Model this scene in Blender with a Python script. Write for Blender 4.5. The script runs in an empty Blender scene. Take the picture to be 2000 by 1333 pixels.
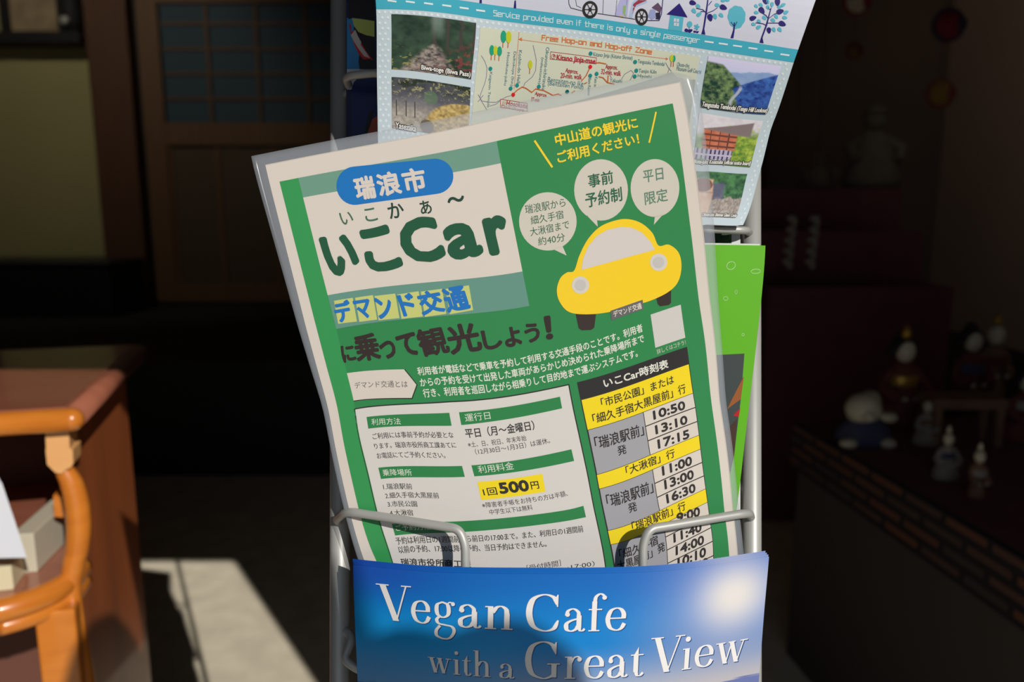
import bpy, bmesh, math, random
import numpy as np
from mathutils import Vector, Matrix
random.seed(7)
PI = math.pi
SC = bpy.context.scene
COL = SC.collection

# ------------------------------------------------------------------ camera
CAM_Z = 1.05
PITCH = math.radians(10.0)
LENS = 28.0
FPX = 2000 * LENS / 36.0
cd = bpy.data.cameras.new('camera'); cam = bpy.data.objects.new('camera', cd); COL.objects.link(cam)
cam.location = (0, 0, CAM_Z); cam.rotation_euler = (PI / 2 - PITCH, 0, 0)
cd.lens = LENS; cd.sensor_width = 36.0; cd.clip_start = 0.01; cd.clip_end = 100
cd.dof.use_dof = True; cd.dof.focus_distance = 0.378; cd.dof.aperture_fstop = 7.4; cd.dof.aperture_blades = 0
SC.camera = cam
AX = Vector((1, 0, 0)); AU = Vector((0, math.sin(PITCH), math.cos(PITCH))); AF = Vector((0, math.cos(PITCH), -math.sin(PITCH)))

# ------------------------------------------------------------------ light
w = bpy.data.worlds.new('sky'); SC.world = w; w.use_nodes = True
bg = w.node_tree.nodes['Background']; bg.inputs[0].default_value = (0.72, 0.84, 1.0, 1); bg.inputs[1].default_value = 0.45
TRAVEL = Vector((-0.585, 0.907, -0.617)).normalized()
sd = bpy.data.lights.new('sun', 'SUN'); sun = bpy.data.objects.new('sun', sd); COL.objects.link(sun)
sd.energy = 3.8; sd.angle = math.radians(0.4); sd.color = (1.0, 0.955, 0.88)
sun.rotation_euler = TRAVEL.to_track_quat('-Z', 'Y').to_euler()
SC.view_settings.view_transform = 'Standard'; SC.view_settings.look = 'None'
SC.view_settings.gamma = 1.0; SC.view_settings.use_curve_mapping = False
SC.view_settings.exposure = 0.0

# ------------------------------------------------------------------ helpers
def P(px, py, d):
    """point at depth d metres along the view axis, seen at photo position px, py"""
    return Vector((0, 0, CAM_Z)) + AF * d + AX * ((px - 1000) / FPX * d) + AU * ((666.5 - py) / FPX * d)
def ray(px, py):
    return (P(px, py, 1) - Vector((0, 0, CAM_Z)))
def on_y(px, py, Y):
    r = ray(px, py); return Vector((0, 0, CAM_Z)) + r * (Y / r.y)
def on_z(px, py, Z):
    r = ray(px, py); return Vector((0, 0, CAM_Z)) + r * ((Z - CAM_Z) / r.z)

def lin(c):
    c = c / 255.0
    return c / 12.92 if c <= 0.04045 else ((c + 0.055) / 1.055) ** 2.4
INK = 0.86
def rgb(r, g, b, k=1.0):
    return (min(lin(r) * k, 0.92), min(lin(g) * k, 0.92), min(lin(b) * k, 0.92))
def ink(r, g, b):
    return rgb(r, g, b, INK)

MATS = {}
def mat(name, col, rough=0.5, metal=0.0, noise=None, bump=0.0, spec=0.5, coat=0.0, wave=None):
    if name in MATS: return MATS[name]
    m = bpy.data.materials.new(name); m.use_nodes = True; MATS[name] = m
    nt = m.node_tree; b = nt.nodes['Principled BSDF']
    b.inputs['Base Color'].default_value = (*col, 1); b.inputs['Roughness'].default_value = rough
    b.inputs['Metallic'].default_value = metal; b.inputs['Specular IOR Level'].default_value = spec
    b.inputs['Coat Weight'].default_value = coat
    if noise:
        sc_, col2, stretch = noise
        tc = nt.nodes.new('ShaderNodeTexCoord'); mp = nt.nodes.new('ShaderNodeMapping'); mp.inputs['Scale'].default_value = stretch
        nz = nt.nodes.new('ShaderNodeTexNoise'); nz.inputs['Scale'].default_value = sc_; nz.inputs['Detail'].default_value = 5
        cr = nt.nodes.new('ShaderNodeMix'); cr.data_type = 'RGBA'
        cr.inputs[6].default_value = (*col, 1); cr.inputs[7].default_value = (*col2, 1)
        nt.links.new(tc.outputs['Object'], mp.inputs[0]); nt.links.new(mp.outputs[0], nz.inputs['Vector'])
        nt.links.new(nz.outputs['Fac'], cr.inputs[0]); nt.links.new(cr.outputs[2], b.inputs['Base Color'])
        if bump:
            bp = nt.nodes.new('ShaderNodeBump'); bp.inputs['Strength'].default_value = bump; bp.inputs['Distance'].default_value = 0.002
            nt.links.new(nz.outputs['Fac'], bp.inputs['Height']); nt.links.new(bp.outputs[0], b.inputs['Normal'])
    return m

def paper_mat(name, rough, coat):
    m = bpy.data.materials.new(name); m.use_nodes = True
    nt = m.node_tree; b = nt.nodes['Principled BSDF']
    a = nt.nodes.new('ShaderNodeAttribute'); a.attribute_name = 'ink'
    nt.links.new(a.outputs['Color'], b.inputs['Base Color'])
    b.inputs['Roughness'].default_value = rough; b.inputs['Coat Weight'].default_value = coat
    b.inputs['Specular IOR Level'].default_value = 0.16
    b.inputs['Coat Roughness'].default_value = 0.25
    return m
PAPER = paper_mat('matt_printed_paper', 0.7, 0.0)
GLOSSY = paper_mat('glossy_printed_paper', 0.5, 0.12)

def link(name, me, parent=None, m=None):
    o = bpy.data.objects.new(name, me); COL.objects.link(o)
    if m: me.materials.append(m)
    if parent: o.parent = parent
    return o
def tag(o, label, cat, group=None):
    o['label'] = label; o['category'] = cat
    if group: o['group'] = group
    return o
def empty(name, loc=(0, 0, 0)):
    o = bpy.data.objects.new(name, None); COL.objects.link(o); o.location = loc; o.empty_display_size = 0.02
    return o
def struct(o):
    o['kind'] = 'structure'; return o
def obj(name, bm, m, parent=None, smooth=False):
    me = bpy.data.meshes.new(name); bmesh.ops.recalc_face_normals(bm, faces=bm.faces); bm.to_mesh(me); bm.free()
    if smooth:
        for p in me.polygons: p.use_smooth = True
    if parent is not None:                       # parts are built in world space; keep them there
        me.transform(Matrix.Translation(-Vector(parent.location)))
    return link(name, me, parent, m)

def add_box(bm, lo, hi, M=None, bevel=0.0):
    r = bmesh.ops.create_cube(bm, size=1)
    vs = r['verts']
    for v in vs:
        v.co = Vector([lo[i] + (v.co[i] + 0.5) * (hi[i] - lo[i]) for i in range(3)])
    if bevel:
        es = list({e for v in vs for e in v.link_edges})
        rb = bmesh.ops.bevel(bm, geom=es, offset=bevel, segments=3, affect='EDGES', profile=0.5)
        vs = list({v for f in rb['faces'] for v in f.verts} | {v for v in vs if v.is_valid})
    if M:
        seen = set(); st = [v for v in vs if v.is_valid]
        while st:
            v = st.pop()
            if v in seen: continue
            seen.add(v)
            for e in v.link_edges: st.append(e.other_vert(v))
        for v in seen: v.co = M @ v.co
def add_tube(bm, pts, r, n=12, closed=False, caps=True):
    """round tube along a polyline; r is one radius or one for each point"""
    pts = [Vector(p) for p in pts]; k = len(pts)
    rs = r if isinstance(r, (list, tuple)) else [r] * k
    prev = None; rings = []
    for i in range(k):
        a = pts[(i - 1) % k] if (closed or i > 0) else pts[i]; b = pts[(i + 1) % k] if (closed or i < k - 1) else pts[i]
        t = (b - a).normalized()
        if prev is None:
            u = t.orthogonal().normalized()
        else:
            u = (prev - t * prev.dot(t)).normalized()
        prev = u; v = t.cross(u)
        rings.append([bm.verts.new(pts[i] + (u * math.cos(2 * PI * j / n) + v * math.sin(2 * PI * j / n)) * rs[i]) for j in range(n)])
    for i in range(k if closed else k - 1):
        A = rings[i]; B = rings[(i + 1) % k]
        for j in range(n): bm.faces.new((A[j], A[(j + 1) % n], B[(j + 1) % n], B[j]))
    if caps and not closed:
        bm.faces.new(rings[0][::-1]); bm.faces.new(rings[-1])
def smooth_path(pts, n=8):
    pts = [Vector(p) for p in pts]; out = []
    q = [pts[0] * 2 - pts[1]] + pts + [pts[-1] * 2 - pts[-2]]
    for i in range(1, len(q) - 2):
        a, b, c, d = q[i - 1:i + 3]
        for k in range(n):
            t = k / n
            out.append(0.5 * (2 * b + (c - a) * t + (2 * a - 5 * b + 4 * c - d) * t * t + (3 * b - a - 3 * c + d) * t ** 3))
    out.append(pts[-1]); return out
def round_corners(pts, rad, n=6):
    pts = [Vector(p) for p in pts]; out = [pts[0]]
    for a, b, c in zip(pts, pts[1:], pts[2:]):
        u = (a - b); v = (c - b); r = min(rad, u.length * .45, v.length * .45)
        p, q = b + u.normalized() * r, b + v.normalized() * r
        for k in range(n + 1):
            t = k / n; out.append(p * (1 - t) ** 2 + b * 2 * t * (1 - t) + q * t * t)
    out.append(pts[-1]); return out
def add_lathe(bm, prof, c, n=20, sx=1, sy=1):
    rings = []
    for r, z in prof:
        rings.append([bm.verts.new(Vector(c) + Vector((r * sx * math.cos(2 * PI * j / n), r * sy * math.sin(2 * PI * j / n), z))) for j in range(n)])
    for A, B in zip(rings, rings[1:]):
        for j in range(n): bm.faces.new((A[j], A[(j + 1) % n], B[(j + 1) % n], B[j]))
    bm.faces.new(rings[0][::-1]); bm.faces.new(rings[-1])
def add_ball(bm, c, r, sc=(1, 1, 1), sub=3):
    rr = bmesh.ops.create_icosphere(bm, subdivisions=sub, radius=r)
    for v in rr['verts']: v.co = Vector(c) + Vector((v.co.x * sc[0], v.co.y * sc[1], v.co.z * sc[2]))
    return rr['verts']
def add_prism(bm, outline, axis_u, axis_v, origin, depth_vec):
    """outline [(u,v)] extruded along depth_vec"""
    A = [bm.verts.new(Vector(origin) + axis_u * u + axis_v * v) for u, v in outline]
    B = [bm.verts.new(v.co + depth_vec) for v in A]
    bm.faces.new(A[::-1]); bm.faces.new(B); n = len(A)
    for i in range(n): bm.faces.new((A[i], A[(i + 1) % n], B[(i + 1) % n], B[i]))

# ------------------------------------------------------------------ curved printed sheets
def tps_fit(src, dst, reg=1e-4):
    src = np.asarray(src, float); dst = np.asarray(dst, float)
    mu = src.mean(0); s = src.std(); X = (src - mu) / s; n = len(X)
    d2 = ((X[:, None] - X[None]) ** 2).sum(-1); K = 0.5 * d2 * np.log(d2 + 1e-12) + reg * n * np.eye(n)
    Pm = np.c_[np.ones(n), X]; A = np.zeros((n + 3, n + 3)); A[:n, :n] = K; A[:n, n:] = Pm; A[n:, :n] = Pm.T
    W = np.linalg.solve(A, np.r_[dst, np.zeros((3, 2))])
    def f(Q):
        Q = (np.asarray(Q, float).reshape(-1, 2) - mu) / s; out = np.empty((len(Q), 2))
        for i in range(0, len(Q), 20000):
            q = Q[i:i + 20000]; d = ((q[:, None] - X[None]) ** 2).sum(-1)
            out[i:i + 20000] = (0.5 * d * np.log(d + 1e-12)) @ W[:n] + np.c_[np.ones(len(q)), q] @ W[n:]
        return out
    return f

_tc = bpy.data.curves.new('lettering', 'FONT'); _tc.resolution_u = 3
_to = bpy.data.objects.new('lettering', _tc); COL.objects.link(_to)
_cache = {}
def glyphs(body):
    if body in _cache: return _cache[body]
    _tc.body = body; bpy.context.view_layer.update()
    me = bpy.data.meshes.new_from_object(_to.evaluated_get(bpy.context.evaluated_depsgraph_get()))
    v = np.array([x.co[:2] for x in me.vertices]) if len(me.vertices) else np.zeros((0, 2))
    f = [tuple(p.vertices) for p in me.polygons]
    bpy.data.meshes.remove(me); _cache[body] = (v, f); return v, f

class Sheet:
    """a curved sheet of paper: page coordinates in mm (x right, y down), its measured shape in space, and what is printed on it"""
    def __init__(s, pairs, depth, cell=4.0):
        a = np.array(pairs, float)
        s.fwd = tps_fit(a[:, 2:], a[:, :2]); s.back = tps_fit(a[:, :2], a[:, 2:])
        s.depth = depth; s.cell = cell; s.polys = []; s.layer = 0
    def inv(s, pts):
        pts = np.asarray(pts, float).reshape(-1, 2); q = s.back(pts)
        for _ in range(6): q = q + (s.back(pts) - s.back(s.fwd(q)))
        return q
    def space(s, q, lift):
        q = np.asarray(q, float); px = s.fwd(q); d = s.depth(q[:, 0], q[:, 1]) - lift
        X = (px[:, 0] - 1000) / FPX * d; U = (666.5 - px[:, 1]) / FPX * d
        return np.c_[X, d * AF.y + U * AU.y, CAM_Z + d * AF.z + U * AU.z]
    def pt(s, x, y, lift=0.0):
        return Vector(s.space(np.array([[x, y]]), lift)[0])
    # --- printing
    def add(s, pts, col, layer=1):                       # page coordinates
        s.polys.append((np.asarray(pts, float), col, layer))
    def addpx(s, pts, col, layer=1):
        s.add(s.inv(pts), col, layer)
    def rect(s, x0, y0, x1, y1, col, layer=1):
        s.add([(x0, y0), (x1, y0), (x1, y1), (x0, y1)], col, layer)
    def fan(s, pts, col, layer=1):                       # a concave outline, star-shaped about its middle
        pts = np.asarray(pts, float); c = pts.mean(0)
        for i in range(len(pts)): s.add([c, pts[i], pts[(i + 1) % len(pts)]], col, layer)
    def shape(s, pts, col, layer=1, px=True):            # any outline (triangulated)
        q = s.inv(pts) if px else np.asarray(pts, float)
        bm = bmesh.new(); f = bm.faces.new([bm.verts.new((x, y, 0)) for x, y in q])
        bmesh.ops.triangulate(bm, faces=[f])
        for t in bm.faces: s.add([v.co[:2] for v in t.verts], col, layer)
        bm.free()
    def disc(s, c, rx, ry, col, layer=1, n=20, rot=0.0, px=True):
        p = [(c[0] + rx * math.cos(t) * math.cos(rot) - ry * math.sin(t) * math.sin(rot), c[1] + rx * math.cos(t) * math.sin(rot) + ry * math.sin(t) * math.cos(rot)) for t in [2 * PI * i / n for i in range(n)]]
        s.add(s.inv(p) if px else p, col, layer)
    def line(s, pts, wd, col, layer=1, px=True, closed=False):
        q = s.inv(pts) if px else np.asarray(pts, float)
        if px:
            k = np.linalg.norm(s.inv([pts[0]]) - s.inv([(pts[0][0] + 5, pts[0][1])])) / 5; wd = wd * k
        if closed: q = np.r_[q, q[:1]]
        for a, b in zip(q, q[1:]):
            t = b - a; L = np.linalg.norm(t)
            if L < 1e-9: continue
            t = t / L; nrm = np.array([-t[1], t[0]]) * wd / 2; e = t * wd * 0.25
            s.add([a - e + nrm, b + e + nrm, b + e - nrm, a - e - nrm], col, layer)
    def put(s, v, f, p0, p1, h, col, layer, bold=0.0, dirs=8, slant=0.0):
        """lay ink v,f so that its ink box sits on the line p0-p1 (photo px) with ink height h (px)"""
        A, B = s.inv([p0, p1]); lo = v.min(0); hi = v.max(0); wv, hv = hi - lo
        e = B - A; L = np.linalg.norm(e); e = e / L; up = np.array([e[1], -e[0]])
        k = L / math.hypot(p1[0] - p0[0], p1[1] - p0[1])
        H = h * k if h else hv * L / wv
        q = (v - lo) / np.array([max(wv, 1e-6), max(hv, 1e-6)])
        pos = A + np.outer(q[:, 0] * L + q[:, 1] * H * slant, e) + np.outer(q[:, 1] * H, up)
        offs = [np.zeros(2)]
        if bold:
            offs += [np.array([math.cos(t), math.sin(t)]) * bold * H for t in [2 * PI * i / dirs for i in range(dirs)]]
        for ko, of in enumerate(offs):
            for fc in f: s.add(pos[list(fc)] + of, col, layer + .05 * ko)
    def text(s, body, p0, p1, h, col, layer=2, bold=0.0, dirs=8, slant=0.0):
        v, f = glyphs(body); s.put(v, f, p0, p1, h, col, layer, bold, dirs, slant)
    def picture(s, corners, fn, nx, ny, layer=1):
        """a printed photograph: corners TL TR BR BL in page mm, fn(u,v)->rgb arrays"""
        c = np.asarray(corners, float)
        U, V = np.meshgrid((np.arange(nx) + .5) / nx, (np.arange(ny) + .5) / ny)
        colr = fn(U, V)
        def at(u, v): return c[0] * (1 - u) * (1 - v) + c[1] * u * (1 - v) + c[2] * u * v + c[3] * (1 - u) * v
        for j in range(ny):
            for i in range(nx):
                s.add([at(i / nx, j / ny), at((i + 1) / nx, j / ny), at((i + 1) / nx, (j + 1) / ny), at(i / nx, (j + 1) / ny)], tuple(colr[j, i]), layer)
    # --- building
    def _split(s, pts, ax, out):
        c = s.cell; lo = pts[:, ax].min(); hi = pts[:, ax].max()
        k0 = math.floor(lo / c + 1e-6); k1 = math.ceil(hi / c - 1e-6)
        if k1 - k0 <= 1: out.append(pts); return
        cut = c * ((k0 + k1) // 2)
        for sg in (1, -1):
            r = []; n = len(pts)
            for i in range(n):
                a = pts[i]; b = pts[(i + 1) % n]; da = (a[ax] - cut) * sg; db = (b[ax] - cut) * sg
                if da >= 0: r.append(a)
                if (da > 0 and db < 0) or (da < 0 and db > 0): r.append(a + (b - a) * (da / (da - db)))
            if len(r) >= 3: s._split(np.array(r), ax, out)
    def build(s, name, outline, base, m, parent=None, thick=0.0002, gap=0.00006):
        items = [(np.asarray(outline, float), base, 0)] + s.polys
        V = []; F = []; Cc = []; lifts = []; n = 0
        for pts, col, layer in items:
            o1 = []; s._split(pts, 0, o1)
            o2 = []
            for p in o1: s._split(p, 1, o2)
            for p in o2:
                V.append(p); F.append(list(range(n, n + len(p)))); n += len(p); Cc.append((col, len(p))); lifts.append((layer * gap, len(p)))
            if layer == 0 and pts is items[0][0]:        # the back of the sheet and its edges
                for p in o2:
                    V.append(p); F.append(list(range(n, n + len(p)))[::-1]); n += len(p); Cc.append((base, len(p))); lifts.append((-thick, len(p)))
                ol = np.asarray(outline, float)
                for a, b in zip(ol, np.roll(ol, -1, 0)):
                    ns = max(1, int(np.linalg.norm(b - a) / s.cell))
                    for i in range(ns):
                        p, q = a + (b - a) * i / ns, a + (b - a) * (i + 1) / ns
                        V.append(np.array([p, q, q, p])); F.append(list(range(n, n + 4))); n += 4; Cc.append((base, 4)); lifts.append(((0, 0, -thick, -thick), 4))
        Q = np.concatenate(V); Lf = np.concatenate([np.broadcast_to(np.asarray(l, float), (k,)) for l, k in lifts])
        co = s.space(Q, Lf)
        loc = Vector((0, 0, 0))
        root_loc = np.array(parent.location) if parent else co.mean(0)
        me = bpy.data.meshes.new(name); me.from_pydata((co - root_loc).tolist(), [], F)
        at = me.color_attributes.new('ink', 'FLOAT_COLOR', 'CORNER')
        cols = np.concatenate([np.tile((*c, 1.0), (k, 1)) for c, k in Cc])
        at.data.foreach_set('color', cols.astype(np.float32).ravel())
        me.update(); o = link(name, me, parent, m)
        if not parent: o.location = root_loc
        return o

def vnoise(x, y, seed=0):
    def h(i, j):
        v = np.sin(i * 127.1 + j * 311.7 + seed * 74.7) * 43758.5453; return v - np.floor(v)
    i = np.floor(x); j = np.floor(y); f = x - i; g = y - j; f = f * f * (3 - 2 * f); g = g * g * (3 - 2 * g)
    return (h(i, j) * (1 - f) + h(i + 1, j) * f) * (1 - g) + (h(i, j + 1) * (1 - f) + h(i + 1, j + 1) * f) * g
def fbm(x, y, seed=0): return (vnoise(x, y, seed) + vnoise(2.1 * x, 2.1 * y, seed + 1) * .5 + vnoise(4.3 * x, 4.3 * y, seed + 2) * .25) / 1.75
def mixc(a, b, t):
    t = np.clip(t, 0, 1)[..., None]; return np.asarray(a) * (1 - t) + np.asarray(b) * t
def sm(e0, e1, x):
    t = np.clip((x - e0) / (e1 - e0), 0, 1); return t * t * (3 - 2 * t)
def solid(c, U): return np.broadcast_to(np.asarray(c, float), U.shape + (3,)).copy()

# detail views of the photograph the measurements were read from: origin and scale
class View:
    def __init__(s, ox, oy, k): s.o = (ox, oy); s.k = k
    def __call__(s, x, y): return (s.o[0] + x / s.k, s.o[1] + y / s.k)
Z0 = View(0, 0, 1); Z1 = View(500, 150, 2.6667); Z2 = View(950, 180, 2.6667); Z3 = View(640, 600, 2.6667); Z4 = View(1080, 650, 2.836)
Z5 = View(640, 0, 4); Z6 = View(1100, 0, 4); Z7 = View(1300, 250, 3.81); ZA = View(620, 950, 3.48); ZB = View(1080, 950, 3.48)
def zz(z, pts): return [z(*p) for p in pts]
def tx(sh, z, body, p0, p1, h, col, layer=3, bold=0.0, dirs=8, slant=0.0):
    sh.text(body, z(*p0), z(*p1), h / z.k, col, layer, bold, dirs, slant)

# ================================================================== laminated flyer
flyer_pairs = [
    (518, 322, 0, 0), (640, 298, 31, 0), (1000, 226, 123, 0), (1329, 160, 210, 0),
    (546, 355, 5, 9.6), (1314, 202, 203, 9.6),
    (592, 386, 14.3, 19.6), (978, 319, 113.5, 19.6),
    (640, 577, 14.3, 70), (1020.5, 530.6, 113.5, 70), (657, 643, 14.3, 87.5), (1034, 598, 113.5, 87.5),
    (1347.6, 439, 203, 71), (1374, 450, 210, 74.5), (597, 638, 0, 83), (1365.6, 592.6, 203, 110),
    (694, 800, 14.3, 130), (880, 786, 64, 130), (1110, 753, 125, 130), (1129, 749, 130, 130), (1341, 680, 190, 130),
    (640, 795, 0, 124.5), (640, 724, 5, 107), (1136, 782, 130, 138.4), (1345, 712, 190, 138.4),
    (719, 838, 20, 140.2), (882, 832.5, 62.5, 140.2), (901, 831, 67.5, 140.2), (1097.6, 798, 120, 140.2),
    (1148, 840, 130, 153), (1353, 768, 190, 153),
    (739, 914, 20, 160), (902.6, 910.6, 62.5, 160), (920.6, 909.5, 67.5, 160), (1116, 878, 120, 160),
    (1166, 928.6, 130, 174.5), (1270, 890, 160, 174.5), (1365, 851, 190, 174.5),
    (1260.5, 833, 160, 160), (1358, 796, 190, 160),
    (765, 1024, 20, 188), (870, 1020, 47, 188), (1120, 994.5, 114, 188), (1139, 988, 120, 188),
    (1187.5, 1038, 130, 202), (1288, 999, 160, 202), (1378, 956, 190, 202),
    (1193, 1064, 130, 209), (1296, 1024, 160, 209), (1381.5, 981.5, 190, 209), (1304, 1101, 160, 230), (1392, 1058, 190, 230),
    (711, 1100, 0, 202), (738, 1096, 5, 204), (766, 1096, 14.3, 205), (1182, 1115, 125, 224), (1201.6, 1115, 130, 222.5),
    (1415, 1003, 203, 219), (1443, 1105, 210, 246), (1406, 784, 210, 161), (1432.6, 1002, 210, 219),
    (785, 1420, 0, 290), (1110, 1430, 105, 297), (1464, 1340, 210, 297)]
fly = Sheet(flyer_pairs, lambda x, y: 0.3715 + 0.0075 * np.clip(y, 0, 220) / 200 + 0.006 * sm(20, 200, y) * (((x - 95) / 105) ** 2), cell=3.5)
WHITE = ink(214, 205, 196); GREEN = ink(42, 132, 74); DARK = ink(48, 34, 32); BLK = ink(40, 38, 38)
YEL = ink(240, 214, 20); GREY = ink(160, 160, 166); DGREEN = ink(26, 92, 62); BLUE = ink(10, 112, 188)
f = fly
f.rect(5, 9.6, 203, 292, GREEN, 1)
f.rect(5, 9.6, 14.3, 292, ink(48, 148, 80), 2)
f.rect(14.3, 9.6, 113.5, 87.5, ink(108, 152, 134), 2)
f.rect(14.3, 19.6, 113.5, 70, WHITE, 3)
f.rect(14.3, 70, 113.5, 87.5, ink(98, 146, 132), 3)
# blue pill with the city name
pill = []
for i in range(17): t = PI / 2 + PI * i / 16; pill.append(Z1(515 + 96 * math.cos(t + .1), 568 - 100 * math.sin(t + .1)))
for i in range(17): t = -PI / 2 + PI * i / 16; pill.append(Z1(932 + 96 * math.cos(t + .1), 519 - 92 * math.sin(t + .1)))
f.add(f.inv(pill), BLUE, 4)
tx(f, Z1, '瑞', (530, 641), (626, 628), 112, WHITE, 5, .04); tx(f, Z1, '浪', (647, 623), (760, 606), 112, WHITE, 5, .04); tx(f, Z1, '市', (780, 605), (891, 589), 112, WHITE, 5, .04)
RUBY = ink(70, 105, 85); RUBD = ink(28, 62, 48)
tx(f, Z1, 'い', (450, 774), (511, 762), 64, RUBY, 4, .015, 4); tx(f, Z1, 'こ', (576, 757), (636, 747), 66, RUBY, 4, .015, 4)
tx(f, Z1, 'か', (699, 741), (777, 729), 78, RUBD, 4, .02, 4); tx(f, Z1, 'あ', (864, 719), (920, 710), 66, RUBD, 4, .02, 4)
tx(f, Z1, '～', (1003, 663), (1086, 642), 26, RUBD, 4, .12, 6)
BIG = ink(22, 84, 56)
tx(f, Z1, 'い', (392, 1036), (540, 1008), 195, BIG, 4, .062, 14); tx(f, Z1, 'こ', (602, 1016), (757, 985), 206, BIG, 4, .062, 14)
tx(f, Z1, 'C', (797, 972), (980, 938), 200, BIG, 4, .07, 16); tx(f, Z1, 'a', (1022, 946), (1174, 918), 150, BIG, 4, .095, 16); tx(f, Z1, 'r', (1230, 918), (1322, 900), 158, BIG, 4, .095, 16)
# yellow tiles with the service name
for (x0, y0, x1, y1, yb0, yb1) in ((403, 1168, 507, 1152, 1288, 1276), (513, 1152, 612, 1138, 1278, 1266), (614, 1143, 728, 1130, 1270, 1258), (733, 1135, 850, 1118, 1262, 1250), (855, 1120, 972, 1105, 1252, 1236), (984, 1106, 1112, 1087, 1238, 1216)):
    dx = 22
    f.addpx(zz(Z1, [(x0 + 3, y0), (x1 - 3, y1), (x1 + dx - 3, yb1), (x0 + dx + 3, yb0)]), ink(196, 202, 120), 4)
for ch, a, b, h in (('デ', (428, 1280), (505, 1266), 105), ('マ', (530, 1262), (608, 1250), 92), ('ン', (646, 1260), (720, 1246), 104), ('ド', (772, 1246), (842, 1232), 104), ('交', (870, 1240), (985, 1220), 110), ('通', (1003, 1226), (1117, 1205), 115)):
    tx(f, Z1, ch, a, b, h, ink(22, 112, 190), 5, .045, 10)
# yellow call line
YL = ink(240, 208, 40)
tx(f, Z2, '中山道の観光に', (365, 282), (790, 187), 58, YL, 3, .03, 6); tx(f, Z2, 'ご利用ください！', (375, 372), (797, 270), 56, YL, 3, .03, 6)
f.line(zz(Z2, [(252, 255), (342, 390)]), 4, YL, 3); f.line(zz(Z2, [(883, 105), (848, 262)]), 3.2, YL, 3)
# balloons
BAL = ink(206, 200, 188)
for c, rx, ry, tail in (((320, 674), 150, 152, [(350, 820), (418, 852), (395, 800)]), ((597, 510), 140, 160, [(520, 640), (580, 702), (575, 655)]), ((878, 500), 127, 151, [(878, 645), (872, 692), (925, 632)])):
    f.disc(Z2(*c), rx / Z2.k, ry / Z2.k, BAL, 2, 40); f.addpx(zz(Z2, tail), BAL, 2)
BT = ink(38, 96, 66); BT2 = ink(92, 130, 108)
tx(f, Z2, '瑞浪駅から', (205, 636), (414, 596), 44, BT, 3); tx(f, Z2, '細久手宿', (234, 692), (404, 658), 42, BT, 3); tx(f, Z2, '大湫宿まで', (231, 752), (434, 710), 42, BT, 3); tx(f, Z2, '約40分', (272, 802), (411, 776), 42, BT, 3)
tx(f, Z2, '事前', (535, 500), (662, 474), 64, BT, 3, .018, 4); tx(f, Z2, '予約制', (520, 604), (708, 566), 70, BT, 3, .018, 4)
tx(f, Z2, '平日', (820, 474), (923, 455), 58, BT2, 3, .012, 4); tx(f, Z2, '限定', (828, 590), (946, 566), 62, BT2, 3, .012, 4)
# plain yellow car drawing
CY = ink(244, 206, 30)
def closed(pts, n=7):
    pts = [Vector((p[0], p[1], 0)) for p in pts]; k = len(pts); out = []
    for i in range(k):
        a, b, c, d = pts[i - 1], pts[i], pts[(i + 1) % k], pts[(i + 2) % k]
        for j in range(n):
            t = j / n; q = 0.5 * (2 * b + (c - a) * t + (2 * a - 5 * b + 4 * c - d) * t * t + (3 * b - a - 3 * c + d) * t ** 3); out.append((q.x, q.y))
    return out
for wpts in ([(462, 1145), (575, 1125), (562, 1228), (545, 1240), (495, 1242), (480, 1230)], [(880, 1055), (962, 1012), (962, 1098), (950, 1110), (905, 1117), (892, 1105)]):
    f.shape(zz(Z2, wpts), ink(52, 40, 36), 2)
f.shape(zz(Z2, closed([(457, 930), (485, 850), (530, 765), (595, 700), (680, 667), (745, 663), (810, 685), (865, 735), (897, 800), (950, 795), (1000, 835), (1016, 905), (1000, 985), (950, 1040), (860, 1085), (760, 1115), (620, 1150), (500, 1158), (425, 1143), (380, 1090), (367, 1030), (385, 970), (420, 940)])), CY, 3)
f.shape(zz(Z2, [(495, 927), (503, 870), (530, 805), (575, 750), (630, 718), (700, 702), (755, 706), (810, 732), (855, 780), (878, 822)]), ink(212, 204, 200), 4)
for c in ((490, 1006), (897, 887)):
    f.disc(Z2(*c), 17, 17, ink(212, 206, 200), 4); f.disc(Z2(*c), 11, 11, ink(196, 192, 188), 5)
f.addpx(zz(Z2, [(646, 1140), (814, 1082), (820, 1130), (652, 1190)]), ink(100, 100, 102), 4)
tx(f, Z2, 'デマンド交通', (665, 1174), (810, 1128), 30, WHITE, 5, .03, 4)
f.addpx(zz(Z2, [(855, 1160), (1012, 1108), (1036, 1280), (880, 1333)]), ink(205, 202, 198), 2)
tx(f, Z4, '詳しくはコチラ！', (578, 121), (737, 66), 24, WHITE, 3)
# headline
for ch, a, b, h, bo in (('に', (85, 288), (148, 276), 82, .05), ('乗', (158, 284), (277, 268), 132, .04), ('っ', (290, 272), (362, 258), 84, .05), ('て', (384, 258), (478, 243), 108, .05), ('観', (497, 260), (638, 236), 134, .038), ('光', (648, 246), (806, 220), 138, .04), ('し', (822, 222), (912, 208), 92, .05), ('よ', (932, 208), (1012, 196), 94, .05), ('う', (1038, 186), (1108, 174), 92, .05), ('！', (1144, 166), (1170, 162), 112, .06)):
    tx(f, Z3, ch, a, b, h, DARK, 2, bo, 8)
f.line(zz(Z3, [(135, 490), (440, 477), (466, 406), (402, 326)]), 1.6, DARK, 2)
f.addpx(zz(Z3, [(100, 345), (397, 325), (462, 405), (437, 474), (135, 488)]), WHITE, 3)
tx(f, Z3, 'デマンド交通とは', (143, 427), (418, 420), 34, ink(95, 92, 90), 4)
PW = ink(222, 224, 212)
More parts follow.
